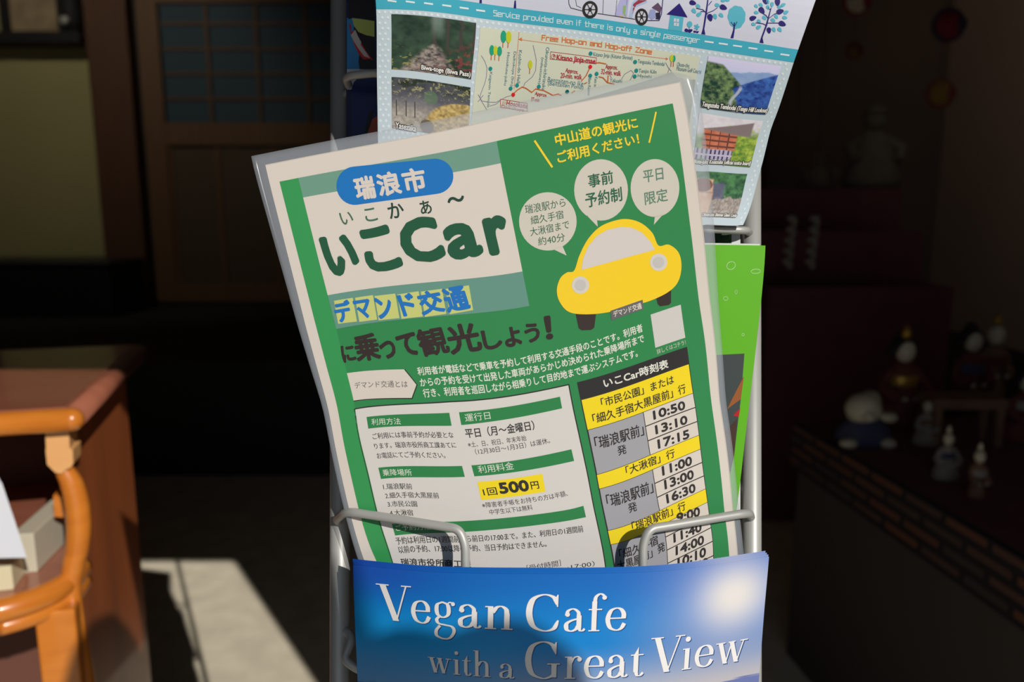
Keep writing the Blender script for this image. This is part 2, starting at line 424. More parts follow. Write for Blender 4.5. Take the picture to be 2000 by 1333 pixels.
tx(f, Z0, '利用者が電話などで乗車を予約して利用する交通手段のことです。利用者', (817, 734), (1256, 648), 15.5, PW, 3, .02, 4)
tx(f, Z0, 'からの予約を受けて出発した車両があらかじめ決められた乗降場所まで', (822, 756), (1259, 668.5), 15.5, PW, 3, .02, 4)
tx(f, Z0, '行き、利用者を巡回しながら相乗りして目的地まで運ぶシステムです。', (828, 777), (1246, 697), 15.5, PW, 3, .02, 4)
# white information box
f.rect(13.6, 129.4, 125.6, 292, BLK, 2); f.rect(14.3, 130, 125, 292, ink(212, 208, 204), 3)
for x0, y0, x1, y1 in ((20, 134.5, 62.5, 140.2), (67.5, 134.5, 120, 140.2), (20, 160, 62.5, 165.6), (67.5, 160, 120, 165.6), (20, 188, 120, 193.6)):
    f.rect(x0, y0, x1, y1, ink(40, 128, 70), 4)
tx(f, Z3, '利用方法', (230, 617), (382, 613), 33, PW, 5); tx(f, Z3, '運行日', (718, 599), (850, 584), 36, PW, 5); tx(f, Z3, '乗降場所', (290, 882), (441, 880), 34, PW, 5)
tx(f, Z3, '利用料金', (788, 867), (973, 846), 38, PW, 5); tx(f, Z3, 'ご予約方法', (358, 1168), (540, 1162), 30, PW, 5)
TB = ink(62, 58, 56); TB2 = ink(45, 40, 40)
for bd, a, b in (('ご利用には事前予約が必要とな', (237, 691), (658, 683)), ('ります。瑞浪市役所商工課あてに', (247, 742), (672, 735)), ('お電話にてご予約ください。', (260, 792), (615, 788))): tx(f, Z3, bd, a, b, 31, TB, 4, .01, 2)
tx(f, Z3, '平日（月～金曜日）', (722, 684), (1080, 640), 46, TB2, 4, .015, 4)
tx(f, Z3, '※土、日、祝日、年末年始', (734, 732), (1037, 697), 28, TB2, 4); tx(f, Z3, '（12月30日～1月3日）は運休。', (772, 770), (1160, 710), 29, TB2, 4)
for bd, a, b in (('1.瑞浪駅前', (292, 953), (442, 951)), ('2.細久手宿大黒屋前', (303, 1000), (582, 998)), ('3.市民公園', (315, 1044), (468, 1042)), ('4.大湫宿', (326, 1089), (447, 1088))): tx(f, Z3, bd, a, b, 31, TB, 4, .01, 2)
f.addpx(zz(Z3, [(780, 912), (1118, 869), (1134, 962), (800, 1006)]), YEL, 4)
tx(f, Z3, '1回', (815, 985), (886, 978), 38, TB2, 5, .015, 4); tx(f, Z3, '500', (902, 972), (1050, 956), 52, TB2, 5, .07, 10); tx(f, Z3, '円', (1063, 951), (1103, 946), 37, TB2, 5, .02, 4)
tx(f, Z3, '※障害者手帳をお持ちの方は半額、', (808, 1049), (1252, 985), 29, TB2, 4); tx(f, Z3, '中学生以下は無料', (846, 1084), (1070, 1058), 29, TB2, 4)
tx(f, Z0, '予約は利用日の1週間前から前日の17:00まで。また、利用日の1週間前', (775, 1065), (1140, 1040), 13.5, TB2, 4, .01, 2)
tx(f, Z0, '以前の予約、17:00以降の予約、当日予約はできません。', (780, 1082), (1068, 1069), 13.5, TB2, 4, .01, 2)
tx(f, Z0, '瑞浪市役所商工課', (785, 1107), (920, 1110), 14.5, TB2, 4, .02, 4)
tx(f, Z0, '［受付時間］', (1030, 1117), (1096, 1106), 12.5, TB2, 4); tx(f, Z0, '8:30～17:00）', (1060, 1124), (1162, 1107), 12.5, TB2, 4)
# timetable
f.rect(129.5, 129.5, 190.5, 260, BLK, 2)
f.rect(130, 138.4, 190, 153, YEL, 3)
def cells(y0, y1, n):
    f.rect(130.2, y0 + .25, 159.8, y1 - .25, GREY, 3)
    for i in range(n):
        a = y0 + (y1 - y0) * i / n; b = y0 + (y1 - y0) * (i + 1) / n
        f.rect(160.2, a + .25, 190, b - .25, WHITE, 3)
cells(153, 174.5, 3); f.rect(130, 174.5, 190, 181.3, YEL, 3); cells(181.3, 202, 3); f.rect(130, 202, 190, 209, YEL, 3); cells(209, 251, 6)
tx(f, Z4, 'いこCar時刻表', (286, 307), (640, 195), 46, PW, 4, .03, 6)
tx(f, Z4, '「市民公園」または', (272, 415), (672, 282), 46, TB2, 4, .015, 4); tx(f, Z4, '「細久手宿大黒屋前」行', (226, 507), (738, 333), 48, TB2, 4, .015, 4)
for bd, a, b in (('10:50', (560, 482), (733, 424)), ('13:10', (572, 563), (745, 504)), ('17:15', (585, 643), (755, 584)), ('11:00', (609, 792), (770, 732)), ('13:00', (622, 868), (780, 807)), ('16:30', (634, 946), (790, 882))):
    tx(f, Z4, bd, a, b, 40, TB2, 4, .06, 8)
for bd, a, b in (('9:00', (845, 250), (998, 202)), ('11:40', (823, 384), (1010, 305)), ('14:00', (837, 470), (1026, 392)), ('10:10', (849, 553), (1038, 476)), ('12:50', (872, 625), (1052, 548))):
    tx(f, ZB, bd, a, b, 48, TB2, 4, .06, 8)
tx(f, Z4, '「瑞浪駅前」', (238, 650), (506, 568), 62, TB2, 4, .015, 4); tx(f, Z4, '発', (362, 684), (410, 668), 46, TB2, 4, .015, 4)
tx(f, Z4, '「瑞浪駅前」', (303, 970), (558, 886), 62, TB2, 4, .015, 4); tx(f, Z4, '発', (422, 1002), (468, 986), 46, TB2, 4, .015, 4)
tx(f, Z4, '「大湫宿」行', (408, 793), (676, 690), 44, TB2, 4, .015, 4); tx(f, Z4, '「瑞浪駅前」行', (443, 1103), (736, 982), 46, TB2, 4, .015, 4)
tx(f, Z4, '「細久手宿', (372, 1256), (584, 1172), 52, TB2, 4, .015, 4); tx(f, Z4, '大黒屋前」発', (360, 1318), (622, 1208), 52, TB2, 4, .015, 4)

flyer = empty('laminated_flyer', f.pt(100, 150))
tag(flyer, 'laminated green flyer with yellow car and timetable, tilted in the middle pocket', 'flyer')
f.build('printed_sheet', [(0, 0), (210, 0), (210, 297), (0, 297)], WHITE, PAPER, flyer)
# clear pouch: hazy sealed border, clear face
def film_mat(name, haze, tint):
    m = bpy.data.materials.new(name); m.use_nodes = True; nt = m.node_tree; nt.nodes.clear()
    out = nt.nodes.new('ShaderNodeOutputMaterial'); t = nt.nodes.new('ShaderNodeBsdfTransparent'); g = nt.nodes.new('ShaderNodeBsdfGlossy'); d = nt.nodes.new('ShaderNodeBsdfDiffuse')
    g.inputs['Roughness'].default_value = 0.18; d.inputs[0].default_value = (*tint, 1)
    lw = nt.nodes.new('ShaderNodeLayerWeight'); lw.inputs[0].default_value = .5; pw = nt.nodes.new('ShaderNodeMath'); pw.operation = 'POWER'; pw.inputs[1].default_value = 4; nt.links.new(lw.outputs['Facing'], pw.inputs[0]); fr = nt.nodes.new('ShaderNodeMath'); fr.operation = 'MULTIPLY_ADD'; fr.inputs[1].default_value = .35; fr.inputs[2].default_value = .018; nt.links.new(pw.outputs[0], fr.inputs[0])
    m1 = nt.nodes.new('ShaderNodeMixShader'); m1.inputs[0].default_value = haze
    m2 = nt.nodes.new('ShaderNodeMixShader')
    nt.links.new(t.outputs[0], m1.inputs[1]); nt.links.new(d.outputs[0], m1.inputs[2])
    nt.links.new(fr.outputs[0], m2.inputs[0]); nt.links.new(m1.outputs[0], m2.inputs[1]); nt.links.new(g.outputs[0], m2.inputs[2]); nt.links.new(m2.outputs[0], out.inputs[0])
    return m
FILM = film_mat('clear_plastic_film', 0.006, (.8, .8, .8)); SEAL = film_mat('sealed_plastic_border', 0.23, (.46, .50, .56))
def film():
    """pouch outline in page mm with a rounded top right corner; ring cells use the sealed material"""
    xs = [-6, -3, 0] + list(np.linspace(0, 210, 31))[1:-1] + [210, 214.5, 219]; ys = [-5.5, -2.7, 0] + list(np.linspace(0, 297, 43))[1:-1] + [297, 300, 304]
    def place(x, y):                     # round the corner at the top right
        r = 9; cx, cy = 219 - r, -5.5 + r
        if x > cx and y < cy:
            dx, dy = x - cx, y - cy; mx = max(abs(dx), abs(dy)); L = math.hypot(dx, dy)
            if L > 1e-6: x, y = cx + dx * mx / L, cy + dy * mx / L
        if x > 210: x = 210 + (x - 210) * (1 - .5 * min(max(y / 130, 0), 1))      # the sheet lies askew in its pouch
        if x < 0: x = x * (1 - .55 * min(max(y / 125, 0), 1))
        return x, y
    V = []; F = []; mi = []; nx, ny = len(xs), len(ys)
    for lift in (0.0007, -0.0004):
        q = np.array([place(x, y) for y in ys for x in xs]); edge = np.array([i in (0, nx - 1) or j in (0, ny - 1) for j in range(ny) for i in range(nx)]); V.append(f.space(q, np.where(edge, .00015 + lift * .05, lift)))
    V = np.concatenate(V); N = nx * ny
    for j in range(ny - 1):
        for i in range(nx - 1):
            a = j * nx + i; ring = i < 2 or i >= nx - 3 or j < 2 or j >= ny - 3
            F.append((a, a + 1, a + nx + 1, a + nx)); mi.append(1 if ring else 0)
            F.append((N + a, N + a + nx, N + a + nx + 1, N + a + 1)); mi.append(1 if ring else 0)
    per = [i for i in range(nx)] + [j * nx + nx - 1 for j in range(1, ny)] + [(ny - 1) * nx + i for i in range(nx - 2, -1, -1)] + [j * nx for j in range(ny - 2, 0, -1)]
    for a, b in zip(per, per[1:] + per[:1]): F.append((b, a, N + a, N + b)); mi.append(1)
    me = bpy.data.meshes.new('laminate_film'); me.from_pydata((V - np.array(flyer.location)).tolist(), [], F)
    me.materials.append(FILM); me.materials.append(SEAL)
    for p, k in zip(me.polygons, mi): p.material_index = k; p.use_smooth = True
    o = link('laminate_film', me, flyer); o['label'] = 'clear plastic laminating film with a hazy sealed border'
    return o
film()
# ================================================================== bus map leaflet (behind the flyer, curling forward at the top)
bus_pairs = [(732, -60, 0, -12), (733, -9, 0, 0), (735, 18, 0, 6.6), (736, 130, 0, 34), (738, 270, 0, 68), (740, 420, 0, 104),
    (905, 1, 42, 0), (1140, 33, 100, 0), (1559, 97, 203 + 2, 0), (1140, 60, 100, 6.6), (1550, 122, 205, 6.6), (1604, -30, 205, -30),
    (764.5, 27.5, 7.5, 9), (930, 45, 47.5, 9), (765, 135, 7.5, 35.3), (920, 155, 47.5, 35.3), (765, 150.5, 7.5, 39), (919, 171, 47.5, 39), (766, 250, 7.5, 63.4),
    (1384, 109, 164, 9.5), (1526, 129.5, 199, 9.5), (1367.5, 210, 164, 35), (1495, 224, 198, 35), (1491, 236, 198, 38.5), (1465, 327, 197, 63), (1373, 325, 167, 63),
    (1459.6, 340, 197, 67), (1379, 336.6, 170, 67), (1436.5, 426, 196, 91), (1385, 424, 178, 91), (1506, 250, 205, 43), (1451, 440, 205, 95.5), (1385, 438.5, 182, 95.5), (1593, 0, 205, -23), (1000, 438, 80, 104)]
bus = Sheet(bus_pairs, lambda x, y: 0.3905 - 0.029 * sm(90, -30, y) - 0.008 * sm(70, 0, x) - 0.004 * sm(120, 205, x) * sm(100, 0, y), cell=4.0)
b = bus
MARG = ink(196, 212, 222); BAND = ink(66, 172, 196); CREAM = ink(212, 216, 196); NAVY = ink(34, 22, 112); TEAL = ink(86, 178, 200); SKYW = ink(206, 208, 224)
b.rect(0, -75, 205, 0, SKYW, 1); b.rect(0, 0, 205, 6.6, BAND, 1)
DOT = ink(222, 232, 238)
for i in range(72):                                       # dotted margin pattern
    for j in range(34):
        x = 1.5 + i * 2.85 + (j % 2) * 1.42; y = 8 + j * 2.6
        if x > 203.5 or (7 < x < 48.5 and 8 < y < 64.5) or (162.5 < x < 201 and y > 8.7) or (50 < x < 160 and y > 12): continue
        b.disc((x, y), .75, .75, DOT, 1, 6, px=False)
b.rect(49.5, 10.5, 160, 100, CREAM, 2)
# road dashes and techno lettering (strokes on a grid)
DASH = ink(222, 234, 240)
for c in zz(Z5, [(502, 8), (645, 15), (788, 28), (930, 44), (1066, 63), (1195, 83)]) + zz(Z6, [(1140, 328), (1250, 343), (1362, 360), (1482, 378), (1605, 400), (1732, 428)]):
    b.line([(c[0] - 8, c[1] - 1.1), (c[0] + 8, c[1] + 1.1)], 3.2, DASH, 2)
TECH = {'S': [[(4, 6), (0, 6), (0, 3.4), (4, 3.4), (4, 0), (0, 0)]], 'e': [[(0, 2.2), (4, 2.2), (4, 4.2), (0, 4.2), (0, 0), (4, 0)]], 'r': [[(0, 0), (0, 4.2), (3.4, 4.2)]],
    'v': [[(0, 4.2), (0, 1.4), (2, 0), (4, 1.4), (4, 4.2)]], 'i': [[(0, 0), (0, 4.2)], [(0, 5.6), (0, 6.3)]], 'c': [[(4, 4.2), (0, 4.2), (0, 0), (4, 0)]], 'p': [[(0, -2), (0, 4.2), (4, 4.2), (4, 0), (0, 0)]],
    'o': [[(0, 0), (0, 4.2), (4, 4.2), (4, 0), (0, 0)]], 'd': [[(4, 6.3), (4, 0), (0, 0), (0, 4.2), (4, 4.2)]], 'n': [[(0, 0), (0, 4.2), (4, 4.2), (4, 0)]], 'f': [[(3, 6.3), (1, 6.3), (1, 0)], [(0, 4), (3, 4)]],
    't': [[(1, 6.3), (1, 0), (3.2, 0)], [(0, 4.2), (3.2, 4.2)]], 'h': [[(0, 6.3), (0, 0)], [(0, 4.2), (4, 4.2), (4, 0)]], 's': [[(4, 4.2), (0, 4.2), (0, 2.2), (4, 2.2), (4, 0), (0, 0)]],
    'l': [[(0, 6.3), (0, 0), (1.2, 0)]], 'y': [[(0, 4.2), (0, 0), (4, 0)], [(4, 4.2), (4, -2), (1, -2)]], 'a': [[(0, 4.2), (4, 4.2), (4, 0), (0, 0), (0, 2.2), (4, 2.2)]], 'g': [[(4, 0), (0, 0), (0, 4.2), (4, 4.2), (4, -2), (0.6, -2)]],
    'F': [[(0, 0), (0, 6.3), (4, 6.3)], [(0, 3.3), (3.2, 3.3)]], 'H': [[(0, 0), (0, 6.3)], [(4.4, 0), (4.4, 6.3)], [(0, 3.2), (4.4, 3.2)]], 'Z': [[(0, 6.3), (4.4, 6.3), (0, 0), (4.4, 0)]], '-': [[(0, 2.2), (2.6, 2.2)]], ' ': []}
TW = {'i': 1.0, 'l': 1.6, ' ': 2.6, '-': 2.8, 'f': 3.2, 't': 3.4, 'r': 3.6, 'H': 4.6, 'Z': 4.6}
def strokes_text(sh, table, widths, body, p0, p1, h, wd, col, layer, gap=1.5):
    V = []; F = []; x = 0.0
    for ch in body:
        for st in table[ch]:
            for a, c in zip(st, st[1:]):
                a = np.array(a, float); c = np.array(c, float); t = (c - a) / np.linalg.norm(c - a); n = np.array([-t[1], t[0]]) * wd / 2; e = t * wd / 2
                k = len(V); V += [q + (x, 0) for q in (a - e + n, c + e + n, c + e - n, a - e - n)]; F.append((k, k + 1, k + 2, k + 3))
        x += widths.get(ch, 4.0) + gap
    sh.put(np.array(V), F, p0, p1, h, col, layer)
strokes_text(b, TECH, TW, 'Service provided even if there is only a single passenger', (963.5, 35), (1364.5, 88), 14.5, .95, ink(214, 232, 238), 2)
ORG = ink(226, 120, 58)
strokes_text(b, TECH, TW, 'Free Hop-on and Hop-off Zone', (1057.5, 81.5), (1272.5, 109.5), 13, 1.1, ORG, 4)
# the map
def dotted(pts, col, step=3.0, wd=1.0):
    for (x0, y0), (x1, y1) in zip(pts, pts[1:]):
        n = max(1, int(math.hypot(x1 - x0, y1 - y0) / step))
        for i in range(n): b.line([(x0 + (x1 - x0) * i / n, y0 + (y1 - y0) * i / n), (x0 + (x1 - x0) * (i + .5) / n, y0 + (y1 - y0) * (i + .5) / n)], wd, col, 4)
dotted([(1014, 77), (1302, 115)], ORG); dotted([(1014, 63), (1004, 175)], ORG)
b.addpx([(1013, 76.5), (1019.5, 73), (1019.5, 80)], ORG, 4); b.addpx([(1305.5, 115), (1301, 112), (1301, 118)], ORG, 4)
PUR = ink(138, 130, 156); OR2 = ink(206, 104, 48); TD = ink(18, 142, 140); MR = ink(182, 44, 60); TT = ink(96, 138, 150)
for z, pl in ((Z5, [(1200, 435), (1228, 480), (1245, 530), (1240, 600), (1228, 650), (1190, 750), (1195, 780), (1245, 860)]), (Z5, [(1175, 740), (1205, 790), (1260, 798), (1315, 800), (1345, 785), (1395, 758), (1430, 748)]), (Z5, [(1265, 830), (1315, 815), (1345, 790)]), (Z5, [(1175, 795), (1215, 745)]), (Z5, [(1605, 355), (1618, 410), (1630, 470), (1625, 550), (1600, 600), (1540, 650), (1530, 680)]),
              (Z6, [(455, 620), (480, 580), (530, 550), (550, 570), (535, 605), (522, 628)]), (Z6, [(800, 490), (822, 530), (845, 558)]), (Z6, [(830, 530), (818, 568)]), (Z6, [(365, 590), (378, 607)])):
    b.line(zz(z, pl), 1.2, PUR, 3)
for z, pl in ((Z5, [(1450, 735), (1480, 705), (1520, 680), (1550, 690), (1595, 722), (1625, 695), (1690, 708), (1760, 745), (1800, 735), (1825, 745)]), (Z6, [(208, 530), (180, 590), (142, 635)]), (Z6, [(255, 492), (285, 490), (335, 500)]), (Z6, [(280, 600), (312, 608), (345, 645), (400, 657)]), (Z6, [(352, 592), (348, 645)]), (Z6, [(165, 655), (185, 645)]), (Z6, [(70, 725), (90, 710)])):
    b.line(zz(z, pl), 2.0, OR2, 4)
for z, c, col in [(Z5, q, TD) for q in ((1272, 537), (1430, 692), (1480, 667), (1650, 677), (1872, 717))] + [(Z6, q, TD) for q in ((215, 418), (563, 484), (572, 552), (560, 597), (212, 592), (262, 577), (32, 717))] + [(Z5, (1450, 740), ink(222, 32, 36)), (Z6, (212, 522), ink(222, 32, 36))]:
    b.disc(z(*c), 3.7, 4.1, col, 5, 14)
LG = ink(30, 164, 128); LY = ink(200, 206, 40); BR = ink(196, 110, 56)
for z, c, rx, ry, col in ((Z5, (1374, 286), 22, 48, LG), (Z5, (1414, 290), 22, 46, LY), (Z5, (1283, 392), 19, 40, LG), (Z5, (1311, 395), 18, 37, LY), (Z5, (1343, 400), 19, 38, LG), (Z5, (1583, 505), 16, 34, LY), (Z6, (848, 456), 14, 28, LY), (Z6, (866, 458), 12, 26, LG)):
    q = z(*c); b.line([(q[0] - .5, q[1]), (q[0] - 1.5, q[1] + ry / 4 + 9)], 1.6, BR, 4); b.disc(q, rx / 4, ry / 4, col, 5, 18)
b.line(zz(Z5, [(1742, 405), (2100, 452), (2096, 500), (1738, 462)]), 1.0, MR, 3, closed=True)
tx(b, Z0, '9', (1079.5, 113.5), (1083, 114), 6.5, MR, 4); b.line([(1081 + 4 * math.cos(t), 110.5 + 4.6 * math.sin(t)) for t in np.linspace(0, 2 * PI, 14)], .7, MR, 4)
tx(b, Z0, 'Kitano Jinja-mae', (1087, 120), (1162, 128), 12.5, MR, 4, .03, 4)
for z, bd, a, c, h in ((Z5, 'Approx.', (1855, 575), (1955, 590), 42), (Z5, '20-min. walk', (1818, 608), (1985, 622), 38), (Z6, 'Approx.', (330, 548), (424, 556), 42), (Z6, '32-min. walk', (296, 577), (450, 594), 36), (Z5, 'Approx', (1616, 752), (1708, 768), 36), (Z5, '37-min', (1588, 790), (1652, 798), 30)):
    tx(b, z, bd, a, c, h, MR, 4, .015, 4)
b.line(zz(Z5, [(1350, 775), (1560, 808), (1560, 870), (1350, 840)]), 1.0, MR, 3, closed=True)
tx(b, Z5, '11', (1368, 814), (1385, 816), 22, MR, 4); tx(b, Z5, 'Hosokute', (1395, 822), (1560, 848), 36, MR, 4, .02, 4); tx(b, Z5, 'Daikokuya', (1355, 848), (1530, 880), 30, MR, 4)
for z, bd, a, c, h in ((Z6, 'Kitano Jinja (Kitano Shrine)', (235, 448), (540, 478), 38), (Z6, 'Tenguzuka Tembodai', (582, 502), (790, 525), 36), (Z6, 'Tenjin Kiln', (590, 577), (728, 586), 36), (Z6, 'Hiyoshi', (582, 612), (690, 622), 32), (Z6, 'Okute-cho', (888, 517), (985, 528), 30), (Z6, 'Mizunami Golf Course', (885, 550), (1078, 576), 32), (Z5, 'Benzaiten-no ike', (1718, 640), (1995, 674), 38), (Z5, '(Benzaiten Pond)', (1718, 674), (1995, 708), 38), (Z6, 'Yakushi', (365, 640), (460, 650), 28)):
    tx(b, z, bd, a, c, h, TT, 4)
for z, bd, a, c, h in ((Z5, 'Koshin-do Hall', (1494, 392), (1478, 648), 26), (Z5, 'Daikokuya (Inn)', (1448, 402), (1424, 672), 28), (Z5, 'Hosokute-juku', (1398, 408), (1372, 665), 28), (Z5, 'Okunota-ichirizuka', (1706, 368), (1672, 705), 28), (Z5, '(milestones)', (1664, 448), (1640, 655), 28), (Z5, 'Kaigenin Temple', (1262, 560), (1240, 838), 26), (Z6, 'Bato Kannon', (198, 612), (190, 745), 24), (Z6, 'Kato in', (248, 600), (240, 675), 24)):
    tx(b, z, bd, a, c, h, TT, 4)
# printed photographs
def photo_path(U, V):
    n = fbm(U * 9, V * 9, 1); st = fbm(U * 26, V * 30, 3)
    c = mixc((.012, .03, .02), (.05, .10, .06), n * 1.3 - .3)
    trunk = (np.sin(U * 38 + n * 2) > .72) & (U > .5) & (V < .55); c[trunk] = (.05, .045, .04)
    c = mixc(c, (.22, .30, .26), sm(.5, .9, 1 - np.abs(U - .56) * 4.5) * sm(.46, .05, V) * .55)
    wd = .05 + (V - .42) * .62; inp = sm(wd, wd - .12, np.abs(U - .52 + (V - .5) * .1)) * sm(.44, .52, V)
    c = mixc(c, mixc((.05, .045, .05), (.36, .30, .27), (st - .25) * 2), inp)
    red = sm(.52, .66, fbm(U * 20, V * 20, 8)) * sm(.66, .95, U * .6 + V * .55); c = mixc(c, (.22, .04, .045), red * .75)
    return mixc(c, (.3, .27, .1), sm(.66, .74, fbm(U * 17, V * 17, 12)) * sm(.5, .8, V) * .7)
def photo_stump(U, V):
    n = fbm(U * 8, V * 8, 4); s2 = fbm(U * 30, V * 24, 5)
    c = mixc((.05, .05, .07), (.16, .16, .19), n); c = mixc(c, mixc((.18, .16, .14), (.5, .46, .4), s2), sm(.35, .75, V))
    c = mixc(c, (.02, .03, .02), sm(.42, .1, V) * (.4 + .6 * sm(.45, .6, n))); c = mixc(c, (.35, .33, .16), sm(.6, .7, s2) * sm(.5, .2, V) * .7)
    hill = sm(.03, -.03, np.hypot((U - .95) / .52, (V - .86) / .52) - 1); c = mixc(c, mixc((.2, .13, .04), (.62, .46, .18), s2 * 1.5 - .25), hill)
    lg = sm(.02, -.02, np.hypot((U - .45) / .09, (V - .88) / .13) - 1); c = mixc(c, (.13, .11, .08), lg)
    c = mixc(c, (.10, .17, .10), sm(.05, -.05, np.hypot((U - .5) / .09, (V - .32) / .13) - 1) * .7)
    post = (np.abs((U * 8.5) % 1 - .5) < .06) & (V > .45) & (V < .75) & (U < .4); c[post] = (.05, .045, .04); return c
def photo_valley(U, V):
    n = fbm(U * 18, V * 16, 6); far = fbm(U * 8, V * 8, 7)
    c = mixc((.62, .58, .78), (.50, .55, .80), V * 3)
    r3 = .18 + .10 * np.sin(U * 5 + .6) * .5 + far * .06; c = mixc(c, mixc((.16, .28, .55), (.30, .40, .62), far), sm(-.01, .02, V - r3))
    r1 = .10 + U * .1 + np.maximum(U - .22, 0) * 1.05; left = sm(-.02, .02, V - r1) * sm(.62, .58, U + (V - .8) * -.12); c = mixc(c, mixc((.008, .04, .03), (.20, .30, .12), n * 2.0 - .55), left)
    edge = .60 - .18 * (V - .3) * (V < .62) + .14 * np.maximum(V - .55, 0)
    r2 = .62 - .62 * np.clip(U - .36, 0, 1) ** .75; rt = sm(-.02, .02, V - r2) * sm(0, .03, U - (.40 + .16 * np.maximum(V - .55, 0) * 2.2)); c = mixc(c, mixc((.008, .03, .20), (.05, .15, .50), n * 1.7 - .35), rt)
    rv = sm(.035, .01, np.abs(U - (.44 + .22 * np.maximum(V - .6, 0) - .08 * np.sin(V * 9)))) * sm(.45, .55, V); c = mixc(c, (.5, .52, .62), rv * .8)
    return mixc(c, (.03, .05, .10), sm(.8, 1, V) * .7)
def photo_board(U, V):
    n = fbm(U * 16, V * 16, 9); c = mixc((.60, .55, .62), (.75, .72, .76), n)
    g = sm(.42, .58, U + .10 * (n - .5) + (V - .4) * -.1) * sm(.15, .35, V + (n - .5) * .3); c = mixc(c, mixc((.08, .20, .03), (.45, .55, .08), n * 1.6 - .35), g)
    c = mixc(c, mixc((.05, .14, .03), (.3, .42, .08), n), sm(.3, .1, U) * sm(.3, .5, V))
    wall = sm(.08, .12, U) * sm(.66, .62, U) * sm(.26, .30, V) * sm(.70, .66, V); gr = (np.abs((V * 9) % 1 - .5) < .13) | (np.abs((U * 7) % 1 - .5) < .05)
    w_ = mixc((.42, .10, .05), (.62, .22, .12), n); w_[gr] = (.16, .05, .04); c = mixc(c, w_, wall)
    roof = sm(.0, .03, V - (.30 - U * .30)) * sm(.34, .30, V + (U - .4) * -.12) * sm(.88, .84, U); c = mixc(c, (.22, .17, .18), roof)
    fence = sm(.66, .70, V) * sm(.92, .88, V) * sm(.62, .60, U); fc = solid((.42, .38, .55), U); fc[np.abs((U * 14) % 1 - .5) < .2] = (.06, .05, .10); fc[np.abs(V - .80) < .02] = (.5, .46, .6); c = mixc(c, fc, fence)
    return mixc(c, (.1, .22, .04), sm(.88, .95, V + (n - .5) * .15))
def photo_cedar(U, V):
    n = fbm(U * 12, V * 12, 10); s2 = fbm(U * 30, V * 22, 11); c = mixc((.02, .07, .04), (.10, .28, .10), n * 1.4 - .3)
    st = sm(.52, .58, V + (n - .5) * .3) * sm(.3, .42, U); c = mixc(c, mixc((.12, .10, .10), (.50, .44, .40), s2), st)
    c = mixc(c, (.12, .11, .20), sm(.30, .36, U) * sm(.62, .58, U) * sm(.2, .28, V) * sm(.62, .56, V) * .8)
    tk = sm(.40, .36, U + (n - .5) * .06) * sm(.14, .20, V); c = mixc(c, mixc((.50, .28, .18), (.74, .55, .42), n), tk)
    c = mixc(c, (.16, .06, .05), sm(.03, -.03, np.hypot((U - .2) / .17, (V - .30) / .15) - 1) * .9); return mixc(c, (.15, .08, .06), sm(.03, -.01, np.abs(V - .46)) * tk * .7)
b.picture(b.inv([(764.5, 27.5), (930, 45), (920, 155), (765, 135)]), photo_path, 80, 56, 3)
b.picture(b.inv([(765, 150.5), (919, 171), (915, 275), (766, 250)]), photo_stump, 80, 52, 3)
b.picture(b.inv([(1384, 109), (1526, 129.5), (1495, 224), (1367.5, 210)]), photo_valley, 76, 54, 3)
b.picture(b.inv([(1366, 220), (1491, 236), (1465, 327), (1352, 318)]), photo_board, 72, 54, 3)
b.picture(b.inv([(1352, 334), (1459.6, 340), (1436.5, 426), (1338, 422)]), photo_cedar, 64, 50, 3)
CAPT = ink(232, 230, 226); CAPD = ink(18, 18, 18)
for z, bd, a, c, h, sl in ((Z5, 'Biwa-toge (Biwa Pass)', (732, 555), (1113, 612), 46, 0), (Z5, 'Yasezaka', (528, 1002), (690, 1030), 42, 0), (Z6, 'Tenguzuka Tembodai (Tengu Hill Lookout)', (1080, 842), (1586, 890), 46, .15), (Z7, 'Okute-juku Kosatsuba (official notice board)', (188, 268), (624, 288), 34, .15), (Z7, 'Okute-juku Shinmei Giant Cedar', (262, 662), (524, 670), 26, .12)):
    tx(b, z, bd, a, c, h, CAPD, 4, .16, 8, sl); tx(b, z, bd, a, c, h, CAPT, 5, .035, 6, sl)
# van, house, trees and plants of the drawing
L6 = lambda pts: zz(Z6, pts)
b.line(L6([(40, -70), (45, 30), (60, 62), (150, 85)]), 1.1, BLK, 3); b.line(L6([(270, 105), (560, 150)]), 1.2, BLK, 3); b.line(L6([(660, 160), (750, 160), (768, 110), (785, -60)]), 1.4, NAVY, 3)
b.line(L6([(90, -60), (105, 45), (140, 60)]), .7, BLK, 3); b.line(L6([(310, 105), (318, -60)]), .7, BLK, 3); b.line(L6([(420, 0), (410, 120)]), .5, BLK, 3)
for pts, c in (([(400, 120), (430, 30), (470, -60), (520, -60), (500, 130)], (176, 174, 218)), ([(465, 60), (490, -60), (512, -60), (490, 130), (462, 125)], (140, 176, 120)), ([(512, 130), (540, 20), (600, -40), (650, -60), (655, 20), (560, 60), (540, 140)], (170, 190, 222)), ([(520, 140), (548, 30), (600, -10), (655, -40), (650, 5), (570, 40), (545, 100)], (150, 52, 68)), ([(690, 60), (740, 20), (770, 60), (760, 100)], (96, 70, 96)), ([(660, 130), (680, 75), (720, 70), (725, 140), (690, 155)], (150, 158, 206)), ([(722, 100), (760, 95), (755, 155), (722, 150)], (40, 34, 60)), ([(440, 118), (470, 108), (478, 128), (445, 134)], (214, 190, 40))):
    b.shape(L6(pts), ink(*c), 2)
